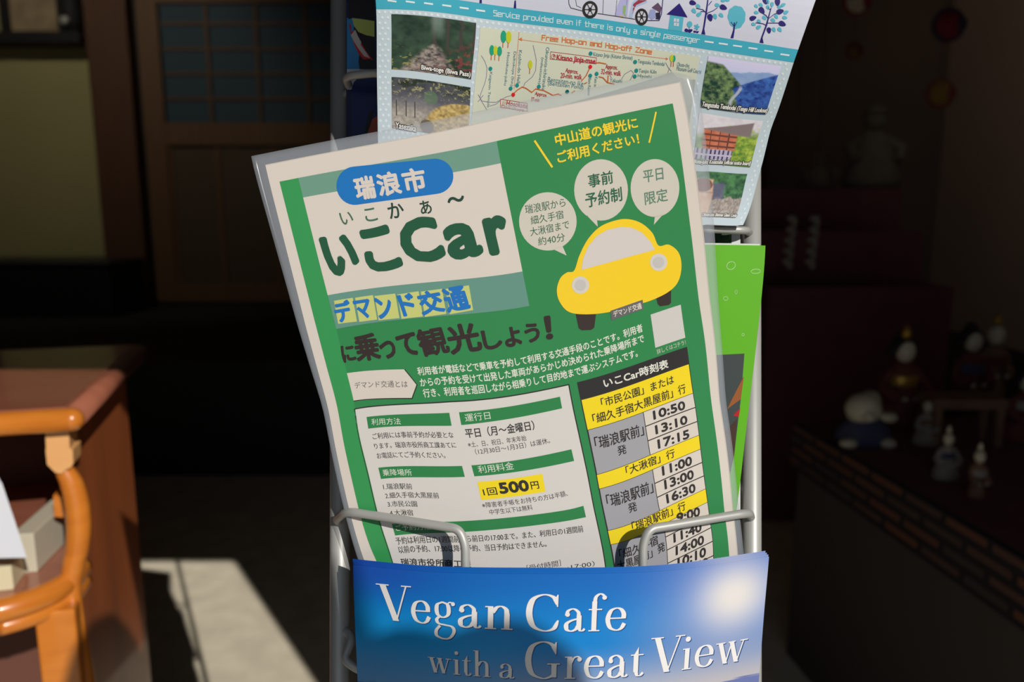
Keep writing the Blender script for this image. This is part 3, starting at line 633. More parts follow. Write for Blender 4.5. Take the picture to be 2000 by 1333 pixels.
for c, rx, ry in (((210, 75), 60, 68), ((613, 132), 50, 66)):
    q = Z6(*c); b.disc(q, rx / 4, ry / 4, BLK, 4, 26); b.disc(q, rx / 5.9, ry / 5.9, ink(200, 202, 212), 5, 22)
    for k in range(6):
        t = k * PI / 3; b.line([(q[0] + 2 * math.cos(t), q[1] + 2 * math.sin(t)), (q[0] + rx / 6 * math.cos(t), q[1] + ry / 6 * math.sin(t))], 1.8, BLK, 6)
    b.disc(q, rx / 16, ry / 16, BLK, 6, 10)
b.shape(L6([(835, 118), (942, 133), (928, 246), (820, 232)]), TEAL, 2); b.addpx(L6([(908, 25), (972, 136), (808, 112)]), NAVY, 3)
for i in (0, 1):
    for j in (0, 1): b.addpx(L6([(866 + i * 22, 143 + j * 32 + i * 3), (884 + i * 22, 145 + j * 32 + i * 3), (880 + i * 22, 171 + j * 32 + i * 3), (862 + i * 22, 169 + j * 32 + i * 3)]), SKYW, 3)
def leaf(c, r, ang, col):
    cx, cy = Z6(*c); p = []
    for t in np.linspace(0, 2 * PI, 17)[:-1]:
        u = r / 4 * math.cos(t) * 1.25; v = r / 4 * math.sin(t) * (.85 - .25 * math.cos(t)); p.append((cx + u * math.cos(ang) - v * math.sin(ang), cy + u * math.sin(ang) + v * math.cos(ang)))
    b.addpx(p, col, 3)
def tree(base, top, leaves, brs):
    (bx, by), (tx_, ty) = base, top
    b.shape(L6([(bx - 16, by - 2), (bx - 4, by - 40), (bx + (tx_ - bx) * .5 - 6, (by + ty) / 2), (tx_ - 3, ty), (tx_ + 3, ty), (bx + (tx_ - bx) * .5 + 7, (by + ty) / 2), (bx + 8, by - 40), (bx + 16, by + 3)]), NAVY, 3)
    for p in brs: b.line(L6(p), 1.5, NAVY, 3)
    for (x, y, r, a, k) in leaves: leaf((x, y), r, a, NAVY if k else TEAL)
tree((1095, 268), (1138, -60), [(1013, 22, 22, .3, 1), (1055, 48, 16, .5, 0), (1022, 86, 18, .9, 0), (1062, 112, 18, -.6, 0), (1252, 58, 24, .4, 1), (1205, 40, 17, .3, 0), (1148, 138, 24, 1.3, 1), (1187, 130, 18, 1.2, 0), (1235, 120, 17, .7, 0), (1250, 5, 15, .2, 0), (1285, 2, 13, .2, 0), (1062, -20, 16, .4, 0), (1190, -20, 18, .9, 1)], [[(1128, 110), (1090, 75), (1040, 65)], [(1130, 100), (1170, 85), (1205, 60)], [(1136, 40), (1160, 10)], [(1105, 90), (1075, 90)]])
tree((1550, 335), (1625, 60), [(1580, 8, 22, 1.2, 1), (1675, 18, 24, 1.5, 1), (1552, 82, 24, .9, 1), (1695, 90, 24, -.3, 1), (1483, 142, 22, -.3, 1), (1712, 186, 24, .4, 1), (1608, 238, 20, 1.4, 1), (1508, 48, 14, .7, 0), (1510, 98, 15, .2, 0), (1545, 38, 15, .6, 0), (1600, 58, 15, 1.2, 0), (1632, 36, 16, 1.6, 0), (1720, 38, 16, -.5, 0), (1742, 96, 17, -.4, 0), (1732, 138, 16, .2, 0), (1640, 158, 16, .6, 0), (1572, 140, 16, .8, 0), (1528, 212, 17, -.5, 0), (1488, 190, 15, .3, 0), (1646, 232, 16, 1.1, 0), (1692, 232, 17, .9, 0), (1530, 165, 14, .6, 0), (1665, 130, 16, 1.0, 0), (1600, 15, 14, 1.2, 0), (1690, 55, 14, .2, 0)], [[(1590, 200), (1560, 185), (1505, 178)], [(1600, 180), (1660, 180), (1700, 180)], [(1605, 150), (1585, 120), (1560, 105)], [(1612, 140), (1650, 110), (1680, 100)], [(1622, 80), (1600, 60)]])
cr = []
for t in np.linspace(0, 2 * PI, 73)[:-1]:
    k = 1 + .07 * abs(math.sin(4.5 * t)); cr.append(Z6(1355 + 66 * k * math.cos(t) * (1 - .12 * math.sin(t)), 135 + 86 * k * math.sin(t)))
b.addpx(cr, TEAL, 2)
b.shape(L6([(1308, 297), (1328, 235), (1334, 175), (1342, 175), (1340, 235), (1330, 299)]), NAVY, 3); b.line(L6([(1336, 215), (1358, 170)]), 1.4, NAVY, 3); b.line(L6([(1334, 205), (1312, 172)]), 1.2, NAVY, 3)
b.disc(Z6(988, 190), 5.2, 6.2, TEAL, 3); b.line(L6([(986, 210), (980, 245)]), .8, NAVY, 3); leaf((966, 238), 15, .4, NAVY); leaf((994, 240), 15, -.4, NAVY)
for a in range(5): leaf((1044 + 12 * math.cos(a * 1.25), 210 + 14 * math.sin(a * 1.25)), 9, a * 1.25, TEAL)
b.line(L6([(1043, 220), (1038, 250)]), .7, NAVY, 3); leaf((1028, 248), 9, .4, NAVY); leaf((1050, 250), 9, -.4, NAVY)
for x, y in ((1195, 24), (1463, 64)): b.addpx(zz(Z5, [(x - 10, y - 1), (x - 3, y - 60), (x + 8, y - 60), (x + 10, y + 1)]), NAVY, 3)
bo = b.build('map_leaflet', [(0, -75), (205, -75), (205, 95.5), (182, 95.5), (80, 104), (0, 104)], MARG, GLOSSY)
tag(bo, 'large pale map leaflet with white van drawing, standing behind the green laminated flyer', 'leaflet')

# ================================================================== cafe leaflets, front pocket
cafe_pairs = [(690, 1104, 0, 0), (821, 1117, 29.5, 0), (950, 1121.5, 58.5, 0), (1080, 1122, 87.5, 0), (1200, 1121, 114, 0), (1310, 1115.5, 139, 0), (1420, 1101, 164, 0), (1502, 1088, 182, 0),
    (693, 1200, 0, 24.5), (770, 1213, 17.5, 24.5), (1000, 1230, 69.8, 24.5), (1080, 1232, 88, 24.5), (1215, 1230, 118.8, 24.5), (1493, 1190, 182, 24.5),
    (697, 1292, 0, 45.4), (850, 1313, 35.3, 45.4), (990, 1324, 67.6, 45.4), (1100, 1325, 93, 45.4), (1298, 1313, 138.6, 45.4), (1420, 1293, 166.8, 45.4), (1486, 1280, 182, 45.4),
    (712, 1700, 0, 140), (1085, 1740, 91, 140), (1455, 1690, 182, 140)]
cafe = Sheet(cafe_pairs, lambda x, y: 0.351 + 0.026 * ((x - 91) / 91) ** 2 + 0.001 * np.clip(y, 0, 200) / 100, cell=3.5)
def sky_print(U, V):
    x = U * 182; y = V * 150.5
    c = mixc((.008, .16, .60), (.005, .25, .72), sm(0, 25, y)); c = mixc(c, (.018, .10, .58), sm(60, 0, x) * sm(22, 0, y) * .9)
    c = mixc(c, (.012, .40, .92), sm(14, 34, y) * sm(115, 40, x) * .75)
    c = mixc(c, (.15, .27, .54), sm(105, 165, x) * sm(8, 40, y) * .9)
    c = mixc(c, (.55, .56, .62), sm(30, 58, y) * (.35 + .65 * sm(30, 120, x)) * .85)
    c = mixc(c, (.72, .60, .52), sm(42, 60, y) * sm(95, 170, x) * .7)
    d = np.hypot((x - 168) / 1.0, (y - 15.5) / .95); c = mixc(c, (.40, .48, .80), np.exp(-(d / 28) ** 2) * .8); c = mixc(c, (.90, .86, .84), np.exp(-(d / 14) ** 2.2))
    n = fbm(x / 8, y * 0 + 1, 3)
    hr = 53.5 - 2.2 * sm(125, 182, x) + n * 1.6 + 1.5 * sm(30, 90, x); c = mixc(c, mixc((.10, .16, .48), (.06, .12, .30), sm(hr, hr + 14, y)), sm(hr - .3, hr + .5, y) * .85)
    hr2 = 64 + fbm(x / 6, y * 0 + 4, 5) * 4; return mixc(c, (.03, .07, .14), sm(hr2 - .3, hr2 + .5, y)) * .74
cafe.picture([(0, 0), (182, 0), (182, 150.5), (0, 150.5)], sky_print, 208, 172, 1)
# high-contrast serif lettering drawn with a broad pen (thick uprights, hairline horizontals)
def pen(pts, thick, thin=.035, p=1.7, n=10, taper=0.0):
    q = np.array([(v.x, v.y) for v in smooth_path([(a, c, 0) for a, c in pts], n)]); t = np.gradient(q, axis=0); t /= np.linalg.norm(t, axis=1)[:, None] + 1e-9
    wd = thin + (thick - thin) * np.abs(t[:, 1]) ** p; k_ = np.linspace(0, 1, len(q))
    if taper: wd = thin + (wd - thin) * np.clip(np.minimum(k_, 1 - k_) / taper, 0, 1) ** .7
    nr = np.c_[-t[:, 1], t[:, 0]]; A = q + nr * wd[:, None] / 2; B = q - nr * wd[:, None] / 2
    return [[A[i], A[i + 1], B[i + 1], B[i]] for i in range(len(q) - 1)]
def bar(p, q, wd):
    p = np.array(p, float); q = np.array(q, float); t = (q - p) / np.linalg.norm(q - p); n = np.array([-t[1], t[0]]) * wd / 2; return [[p + n, q + n, q - n, p - n]]
def stem(x, y0, y1, wd=.135): return [[np.array(k) for k in ((x - wd / 2, y0), (x + wd / 2, y0), (x + wd / 2, y1), (x - wd / 2, y1))]]
def dia(x0, y0, x1, y1, wd): return [[np.array(k) for k in ((x0 - wd / 2, y0), (x0 + wd / 2, y0), (x1 + wd / 2, y1), (x1 - wd / 2, y1))]]
def ser(x0, x1, y, wd=.032): return [[np.array(k) for k in ((x0, y - wd / 2), (x1, y - wd / 2), (x1, y + wd / 2), (x0, y + wd / 2))]]
def blob(x, y, r): return [[np.array((x + r * math.cos(2 * PI * i / 18), y + r * math.sin(2 * PI * i / 18))) for i in range(18)]]
TK = .14
def g_(ch):
    if ch == 'V': return dia(.18, 1, .50, 0, .17) + dia(.84, 1, .51, 0, .045) + [[np.array(k) for k in ((.43, 0), (.52, 0), (.545, .12), (.44, .2))]] + ser(0, .36, .985) + ser(.70, .98, .985), .88
    if ch == 'C': return pen([(.835, .70), (.74, .91), (.48, .985), (.20, .85), (.10, .5), (.20, .15), (.48, .015), (.74, .08), (.86, .30)], .17, taper=.14) + [[np.array(k) for k in ((.825, .66), (.855, .66), (.86, .985), (.83, .985), (.77, .87))]], .95
    if ch == 'G': return pen([(.835, .70), (.74, .91), (.48, .985), (.20, .85), (.10, .5), (.20, .15), (.48, .015), (.68, .05), (.80, .14)], .17, taper=.14) + [[np.array(k) for k in ((.825, .66), (.855, .66), (.86, .985), (.83, .985), (.77, .87))]] + stem(.80, .04, .40, TK) + ser(.62, .96, .40), 1.02
    if ch == 'e': return ser(.14, .52, .335, .036) + pen([(.505, .32), (.50, .46), (.42, .575), (.30, .605), (.16, .53), (.09, .31), (.16, .09), (.32, .012), (.45, .06), (.53, .19)], .125), .60
    if ch == 'g': return pen([(.29, .605), (.155, .54), (.12, .40), (.155, .26), (.29, .195), (.425, .26), (.46, .40), (.425, .54), (.29, .605)], .115) + pen([(.20, .23), (.11, .13), (.16, .03), (.34, -.01), (.52, -.05), (.58, -.17), (.46, -.34), (.27, -.375), (.09, -.30), (.08, -.16), (.19, -.03)], .10, .04) + pen([(.42, .55), (.50, .60), (.58, .57)], .04) + blob(.585, .555, .055), .66
    if ch == 'a': return pen([(.10, .42), (.14, .555), (.28, .605), (.40, .52), (.42, .40)], .10) + blob(.125, .455, .06) + stem(.425, .10, .43, .13) + pen([(.425, .13), (.46, .03), (.52, .02), (.58, .07)], .09, .03) + pen([(.42, .35), (.22, .29), (.10, .20), (.11, .06), (.22, .01), (.34, .06), (.41, .16)], .12), .61
    if ch == 'n': return stem(.17, .02, .60, .13) + bar((.04, .585), (.17, .585), .032) + pen([(.22, .44), (.32, .575), (.44, .60), (.54, .52), (.56, .38)], .12) + stem(.56, .02, .42, .13) + ser(.04, .31, .016) + ser(.43, .70, .016), .73
    if ch == 'h': return stem(.17, .02, 1.02, .13) + bar((.04, 1.005), (.17, 1.005), .032) + pen([(.22, .44), (.32, .575), (.44, .60), (.54, .52), (.56, .38)], .12) + stem(.56, .02, .42, .13) + ser(.04, .31, .016) + ser(.43, .70, .016), .73
    if ch == 'f': return stem(.18, .02, .80, .13) + pen([(.18, .76), (.21, .92), (.32, 1.0), (.43, .95)], .10) + blob(.43, .90, .06) + ser(.03, .38, .585) + ser(.04, .33, .016), .42
    if ch == 'w': return dia(.13, .6, .30, 0, .13) + dia(.46, .6, .31, 0, .04) + dia(.45, .6, .62, 0, .13) + dia(.80, .6, .63, 0, .04) + ser(0, .27, .588) + ser(.36, .56, .588) + ser(.70, .92, .588), .93
    if ch == 'i': return stem(.16, .02, .60, .13) + bar((.03, .585), (.16, .585), .032) + ser(.03, .30, .016) + blob(.16, .86, .075), .33
    if ch == 't': return stem(.16, .12, .60, .13) + pen([(.16, .16), (.20, .03), (.28, .015), (.36, .09)], .10, .03) + ser(.02, .36, .585) + [[np.array(k) for k in ((.10, .585), (.225, .585), (.225, .80))]], .39
    if ch == 'r': return stem(.17, .02, .60, .13) + bar((.04, .585), (.17, .585), .032) + pen([(.21, .42), (.28, .56), (.38, .60), (.44, .57)], .06) + blob(.435, .525, .062) + ser(.04, .33, .016), .50
    return [], .30
def serif_text(sh, body, p0, p1, h, col, layer, shadow):
    V = []; F = []; x = 0.0
    for ch in body:
        ps, adv = g_(ch)
        for p in ps:
            k = len(V); V += [q + (x, 0) for q in p]; F.append(tuple(range(k, k + len(p))))
        x += adv + .03
    V = np.array(V)
    sh.put(V, F, (p0[0] + 1.6, p0[1] + 1.6), (p1[0] + 1.6, p1[1] + 1.6), h, shadow, layer); sh.put(V, F, p0, p1, h, col, layer + 1)
LT = ink(234, 232, 232); LS = ink(30, 70, 130)
serif_text(cafe, 'Veg', (741, 1238), (892, 1251), 104, LT, 3, LS); serif_text(cafe, 'an', (894, 1226), (1001, 1232), 47, LT, 3, LS)
serif_text(cafe, 'Cafe', (1027, 1234), (1222, 1232), 73, LT, 3, LS)
serif_text(cafe, 'with', (836, 1313), (958, 1324), 50, LT, 3, LS); serif_text(cafe, 'a', (975, 1325), (1005, 1327), 28, LT, 3, LS)
serif_text(cafe, 'Great', (1025, 1327), (1257, 1321), 72, LT, 3, LS); serif_text(cafe, 'View', (1268, 1317), (1457, 1290), 70, LT, 3, LS)
sheets = []
co = cafe.build('cafe_leaflet', [(0, 0), (182, 0), (182, 150.5), (0, 150.5)], ink(60, 130, 200), GLOSSY)
tag(co, 'blue sky cafe leaflet with white serif lettering, frontmost in the bottom pocket', 'leaflet', 'blue cafe leaflets in the bottom pocket'); sheets.append(co)
cafe.polys = []; cafe.picture([(0, 0), (182, 0), (182, 28), (0, 28)], lambda U, V: sky_print(U, V * 28 / 150.5), 104, 16, 1)
for k, (lab, up, out) in enumerate((('blue cafe leaflet whose top edge just shows directly behind the frontmost one', .0008, .0009), ('blue cafe leaflet third from the front, a thin blue edge at top left', .0014, .0018), ('rearmost blue cafe leaflet, its lighter top edge highest of the stack', .0021, .0027))):
    o = cafe.build('cafe_leaflet', [(0, 0), (182, 0), (182, 150), (0, 150)], ink(60 + 25 * k, 130 + 20 * k, 205), GLOSSY) if k == 0 else sheets[1].copy()
    if k: COL.objects.link(o)
    base = Vector(sheets[1].location) if k else Vector(o.location)
    if k == 0: base0 = base.copy()
    o.location = base0 + AF * out + AU * up + AX * (-.0004 * k)
    tag(o, lab, 'leaflet', 'blue cafe leaflets in the bottom pocket'); sheets.append(o)

# ================================================================== green booklet on the right
gb_pairs = [(1180, 480, 0, 0), (1375, 478, 50, 0), (1495, 480, 81, 0), (1480, 650, 81, 44), (1455, 860, 81, 98), (1438, 1003, 81, 135), (1417, 1180, 81, 180), (1200, 650, 0, 44), (1230, 1003, 0, 135), (1245, 1180, 0, 180), (1370, 1003, 50, 135)]
green = Sheet(gb_pairs, lambda x, y: 0.3935 + 0 * x + 0.002 * np.clip(y, 0, 200) / 100, cell=5)
LIME = ink(96, 178, 28); gbk = green
gbk.rect(0, 0, 81, 180, LIME, 1)
OUT = ink(176, 226, 150)
for c, rx, ry, rt in (((487, 1025), 33, 28, -.6), ((671, 1068), 35, 16, -.05), ((525, 1222), 8, 14, 0), ((447, 1270), 17, 14, 0)):
    q = Z7(*c); gbk.line([(q[0] + rx / 3.81 * math.cos(t) * math.cos(rt) - ry / 3.81 * math.sin(t) * math.sin(rt), q[1] + rx / 3.81 * math.cos(t) * math.sin(rt) + ry / 3.81 * math.sin(t) * math.cos(rt)) for t in np.linspace(0, 2 * PI, 22)], 1.2, OUT, 2)
q = Z4(1053, 12); gbk.line([(q[0] + 2.6 * math.cos(t), q[1] + 2.2 * math.sin(t)) for t in np.linspace(0, 2 * PI, 14)], 1.0, OUT, 2)
gbk.shape([(1395, 694), (1454, 691), (1447, 780), (1434, 890), (1425, 930), (1395, 930)], ink(62, 70, 70), 2)
gbk.shape([(1453, 735), (1447, 780), (1420, 800), (1440, 760)], ink(150, 88, 44), 3); gbk.shape([(1446, 797), (1443, 815), (1432, 812)], ink(176, 34, 34), 3); gbk.shape([(1440, 818), (1434, 890), (1425, 930), (1400, 930), (1410, 850)], ink(70, 50, 42), 3)
booklet = empty('green_booklet', gbk.pt(40, 60)); tag(booklet, 'lime green booklet in the rack, showing at the right beside the laminated flyer', 'booklet')
gbk.build('cover', [(0, 0), (81, 0), (81, 180), (0, 180)], LIME, GLOSSY, booklet)
pg = Sheet([(a, c - 3, x, y) for a, c, x, y in gb_pairs], lambda x, y: 0.3945 + 0 * x + 0.002 * np.clip(y, 0, 200) / 100, cell=8)
pg.build('pages', [(0, 0), (78, 0), (78, 178), (0, 178)], ink(225, 226, 222), PAPER, booklet, thick=.0016)['label'] = 'white inner pages'

# dark foliage leaflet behind it, and the leaflet with dark abstract artwork at the upper left
def pick(px0, py0, px1, py1, k=4.0):
    return [(px0, py0, 0, 0), (px1, py0, (px1 - px0) / k, 0), (px0, py1, 0, (py1 - py0) / k), (px1, py1, (px1 - px0) / k, (py1 - py0) / k), ((px0 + px1) / 2, (py0 + py1) / 2, (px1 - px0) / 2 / k, (py1 - py0) / 2 / k)]
fol = Sheet(pick(1040, 452, 1446, 1000), lambda x, y: 0.405 + 0 * x, cell=20)
fol.picture([(0, 0), (97.2, 0), (97.2, 40), (0, 40)], lambda U, V: mixc((.008, .02, .012), (.06, .16, .04), fbm(U * 30, V * 14, 21) * 1.7 - .5), 90, 30, 1)
tag(fol.build('foliage_leaflet', [(0, 0), (101.5, 0), (101.5, 137), (0, 137)], ink(220, 222, 220), GLOSSY), 'leaflet with dark green foliage print, mostly hidden behind the lime green booklet', 'leaflet')
art = Sheet(pick(676, -40, 1080, 420), lambda x, y: 0.413 + 0 * x, cell=12)
AK = ink(26, 22, 24)
art.rect(0, 0, 101, 115, ink(24, 34, 74), 1); art.shape(zz(Z5, [(150, 140), (260, 140), (260, 545), (150, 545)]), ink(46, 130, 190), 1.5)
art.shape(zz(Z5, [(165, -60), (365, -60), (365, 160), (300, 150), (200, 140), (162, 150)]), AK, 2)
art.shape(zz(Z5, [(190, 142), (270, 150), (365, 165), (365, 288), (300, 275), (240, 250), (205, 200)]), ink(176, 188, 96), 3)
art.shape(zz(Z5, [(205, 205), (240, 250), (300, 275), (370, 290), (370, 545), (250, 545), (240, 480), (250, 400), (225, 320), (205, 260)]), AK, 2)
art.shape(zz(Z5, [(165, 180), (185, 200), (180, 260), (200, 330), (240, 420), (280, 465), (330, 460), (355, 470), (300, 400), (255, 320), (225, 260), (215, 235), (185, 250)]), ink(186, 36, 38), 3)
art.shape(zz(Z5, [(180, 275), (215, 232), (235, 280), (262, 330), (258, 350), (300, 410), (330, 455), (285, 440), (240, 380), (205, 325)]), ink(190, 186, 182), 4)
art.shape(zz(Z5, [(150, 540), (400, 540), (400, 660), (230, 640), (180, 700), (150, 700)]), ink(190, 192, 200), 2)
art.shape(zz(Z5, [(250, 600), (400, 600), (400, 1100), (195, 1100), (185, 900), (185, 700), (205, 640)]), ink(22, 38, 92), 3)
art.shape(zz(Z5, [(350, 930), (400, 900), (400, 1100), (300, 1100), (320, 1000)]), ink(170, 78, 40), 4)
art.shape(zz(Z5, [(320, 880), (360, 860), (340, 960), (300, 1080), (280, 1080)]), AK, 4)
tag(art.build('artwork_leaflet', [(0, 0), (101, 0), (101, 115), (0, 115)], AK, GLOSSY), 'leaflet with dark artwork beside the left post at the top', 'leaflet')

# ================================================================== wire leaflet rack
METAL = mat('silver_painted_steel', (.40, .40, .385), .45, .25, spec=.5)
rack = empty('leaflet_rack', P(1064, 666, .405)); rack.location.z = 0
tag(rack, 'silver tubular leaflet rack with bent wire pockets, holding all the leaflets', 'rack')
def DPT(t): return .4155 + .105 * t          # the rack leans back a little more than the view plane
DP = .42
def rackpt(px, py, d): return P(px, py, d)
def on_post(px, t):
    """point on a post at distance t (m) from the view axis upwards"""
    d = DPT(t); return Vector((0, 0, CAM_Z)) + AF * d + AX * ((px - 1000) / FPX * d) + AU * t
foot_t = (.0095 - CAM_Z - AF.z * .4155) / (AU.z + AF.z * .105)
for px in (664, 1467):
    bm = bmesh.new(); add_tube(bm, [on_post(px, .36), on_post(px, foot_t)], .0051, 20); add_ball(bm, on_post(px, .36), .0051); obj('post', bm, METAL, rack, True)
    bm = bmesh.new(); a = on_post(px, foot_t); add_tube(bm, [a + Vector((0, -.06, 0)), a + Vector((0, .26, 0))], .0095, 14); obj('foot', bm, METAL, rack, True)
for t in (.33, .06, -.075, -.22, foot_t + .05):
    bm = bmesh.new(); add_tube(bm, [on_post(664, t) + AF * .003, on_post(1467, t) + AF * .003], .0022, 10); obj('cross_bar', bm, METAL, rack, True)
def pocket(pts, rad=.008, r=.0021):
    bm = bmesh.new(); add_tube(bm, round_corners(pts, rad), r, 14); obj('pocket_wire', bm, METAL, rack, True)
def dpy(py): return DPT((666.5 - py) / FPX * .415)
PL = lambda py, off=0: P(664 + off, py, dpy(py))
# middle pocket (in front of the flyer)
pocket([PL(1022), P(657, 1016, .398), P(676, 999, .3815), P(897, 1034, .3655), P(909, 1066, .3645), P(909, 1250, .365), P(1254, 1250, .365), P(1256, 1064, .3655), P(1268, 1034, .366), P(1463, 1002, .3825), P(1467, 1012, dpy(1012))], .007)
# upper pocket (in front of the artwork and foliage leaflets)
pocket([P(668, 186, dpy(186)), P(686, 178, .420), P(673, 149, .402), P(745, 142, .398), P(792, 170, .398), P(792, 300, .3985), P(1360, 300, .3985), P(1360, 440, .397), P(1380, 448, .396), P(1458, 450, .397), P(1464, 455, dpy(455))], .006, .0020)
# bottom pocket (holding the cafe leaflets)
pocket([PL(1226), P(690, 1243, .394), P(672, 1288, .388), P(692, 1304, .386), P(780, 1345, .384), P(1400, 1355, .384), P(1467, 1340, dpy(1340))], .006, .0022)
pocket([PL(1520), P(650, 1520, .345), P(1500, 1520, .345), P(1467, 1520, dpy(1520))], .012, .0022)

# ================================================================== the shop: structure
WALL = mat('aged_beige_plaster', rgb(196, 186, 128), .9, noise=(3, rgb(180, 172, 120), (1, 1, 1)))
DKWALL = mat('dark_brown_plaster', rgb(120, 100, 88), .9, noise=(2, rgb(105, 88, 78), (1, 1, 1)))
WOODD = mat('old_dark_wood', rgb(112, 74, 48), .7, noise=(6, rgb(84, 54, 36), (6, 6, .6)))
WOODB = mat('brown_door_wood', rgb(128, 92, 58), .65, noise=(6, rgb(100, 70, 44), (8, 8, .6)))
BLACKW = mat('blackened_wood', rgb(30, 27, 27), .7)
CONC = mat('pale_concrete', rgb(248, 234, 208), .9, noise=(14, rgb(188, 178, 158), (1, 1, 1)))
CEIL = mat('dark_ceiling_boards', rgb(60, 48, 40), .8)
YB = 4.6
def box(name, lo, hi, m, parent=None, bevel=0.0, M=None):
    bm = bmesh.new(); add_box(bm, lo, hi, M, bevel); return obj(name, bm, m, parent)
RF = on_y(300, 596, YB).z                                  # raised floor level
XL, XR, YFW, ZC = -3.0, 2.05, -0.35, 2.55
struct(box('floor', (XL - .2, -4, -.1), (XR + 1.2, YB + .2, 0), CONC))
struct(box('ceiling', (XL - .15, YFW, ZC), (XR + .15, YB + .15, ZC + .1), CEIL))
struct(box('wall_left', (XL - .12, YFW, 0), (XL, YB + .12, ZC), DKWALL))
struct(box('wall_right', (XR, YFW, 0), (XR + .12, YB + .12, ZC), mat('brown_plaster', rgb(206, 176, 156), .9, noise=(2, rgb(190, 160, 140), (1, 1, 1)))))
xp0 = on_y(205, 300, YB).x; xp1 = on_y(290, 300, YB).x
struct(box('wall_back', (XL, YB, 0), (XR, YB + .12, ZC), WALL))
struct(box('trim_1', (xp0, YB - .10, RF), (xp1 - .02, YB, ZC), WOODD))           # pillar beside the sliding door
struct(box('trim_2', (xp1 + .01, YB - .06, RF - .002), (1.2, YB, RF + .03), BLACKW))    # door sill
# raised floor with its dark front beam
struct(box('floor_raised', (XL, 2.95, 0), (XR, YB, RF), BLACKW))
# front wall with the doorway the sun comes through
JR, JL = 0.875, -0.50
struct(box('wall_front_right', (JR, YFW - .08, 0), (XR + .12, YFW, ZC), DKWALL))
struct(box('wall_front_left', (XL - .12, YFW - .08, 0), (JL, YFW, ZC), DKWALL))
LTH = 1.79
struct(box('wall_front_lintel', (JL, YFW - .08, LTH), (JR, YFW, ZC), DKWALL))
# dark wall on the right beside the doll display
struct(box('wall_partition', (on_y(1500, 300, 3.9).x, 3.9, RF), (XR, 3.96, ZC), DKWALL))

struct(box('trim_3', (xp1 - .025, YB - .03, RF), (on_y(300, 300, YB).x, YB + .001, ZC), BLACKW))
# sliding lattice door in the back wall
xd0 = on_y(296, 300, YB).x; xd1 = on_y(760, 300, YB).x; yd = YB - .045
zt = 2.2; zk0 = on_y(500, 242, YB).z; zk1 = on_y(500, 285, YB).z
dr = empty('door_1', ((xd0 + xd1) / 2, yd, RF)); dr['kind'] = 'structure'
PANE = mat('dusky_blue_glass', rgb(56, 78, 90), .7)
box('stile', (xd0, yd - .02, RF + .03), (xd0 + .115, yd + .02, zt), WOODB, dr); box('stile', (xd1 - .1, yd - .02, RF + .03), (xd1, yd + .02, zt), WOODB, dr)
box('rail', (xd0 + .115, yd - .019, zk1), (xd1 - .1, yd + .019, zk0), WOODB, dr); box('rail', (xd0 + .115, yd - .019, RF + .03), (xd1 - .1, yd + .019, RF + .13), WOODB, dr); box('rail', (xd0 + .115, yd - .019, zt - .1), (xd1 - .1, yd + .019, zt), WOODB, dr)
box('lower_panel', (xd0 + .115, yd + .002, RF + .13), (xd1 - .1, yd + .014, zk1), mat('panel_wood', rgb(92, 74, 54), .7), dr)
box('pane', (xd0 + .115, yd + .004, zk0), (xd1 - .1, yd + .010, zt - .1), PANE, dr)
bm = bmesh.new(); zs = [on_y(400, p, YB).z for p in (195, 147, 99, 50, 4)]
for z in zs: add_box(bm, (xd0 + .115, yd - .008, z - .006), (xd1 - .1, yd + .003, z + .006))
for px in (415, 510, 605, 700): x = on_y(px, 150, YB).x; add_box(bm, (x - .007, yd - .009, zk0), (x + .007, yd + .003, zt - .1))
obj('lattice', bm, WOODB, dr)
bm = bmesh.new()
for px in (350, 440, 545): x = on_y(px, 450, YB).x; add_box(bm, (x - .012, yd - .006, RF + .13), (x + .012, yd + .002, zk1))
obj('lower_batten', bm, WOODB, dr)

# shelf, picture and dark ornament on the beige wall
zs0 = on_y(100, 94, YB).z; zs1 = on_y(100, 72, YB).z
s_ = box('wall_shelf', (XL + .02, YB - .16, zs0), (xp0 - .005, YB, zs1), BLACKW, bevel=.006); tag(s_, 'dark wooden shelf on the beige wall at upper left', 'shelf')
pf = empty('picture_frame', (on_y(60, 40, YB - .05).x, YB - .05, zs1)); tag(pf, 'dark framed picture with a beige sheet, standing on the wall shelf', 'picture')
xa, xb = on_y(2, 40, YB - .05).x, on_y(124, 40, YB - .05).x; zf0 = zs1; zf1 = zs1 + .42
xc_, xe = on_y(20, 40, YB - .05).x, on_y(114, 40, YB - .05).x; zg0 = on_y(60, 66, YB - .05).z
bm = bmesh.new(); add_box(bm, (xa, YB - .06, zf0), (xc_, YB - .03, zf1)); add_box(bm, (xe, YB - .06, zf0), (xb, YB - .03, zf1)); add_box(bm, (xc_, YB - .06, zf0), (xe, YB - .03, zg0)); add_box(bm, (xc_, YB - .06, zf1 - .04), (xe, YB - .03, zf1)); obj('frame', bm, BLACKW, pf)
box('picture', (xc_, YB - .045, zg0), (xe, YB - .035, zf1 - .04), mat('beige_print', rgb(214, 190, 150), .8, noise=(14, rgb(120, 96, 76), (1, 1, 1))), pf)
orn = empty('ornament', (on_y(143, 50, YB - .09).x, YB - .09, zs1)); tag(orn, 'small dark rounded ornament on the wall shelf right of the picture', 'ornament')
bm = bmesh.new(); add_lathe(bm, [(.02, 0), (.045, .01), (.06, .06), (.062, .12), (.045, .2), (.05, .28), (.03, .34), (.008, .36)], orn.location, 18); obj('body', bm, BLACKW, orn, True)
bm = bmesh.new(); add_ball(bm, orn.location + Vector((-.01, -.062, .055)), .022); obj('pale_medallion', bm, mat('pale_porcelain', rgb(200, 200, 190), .4), orn, True)

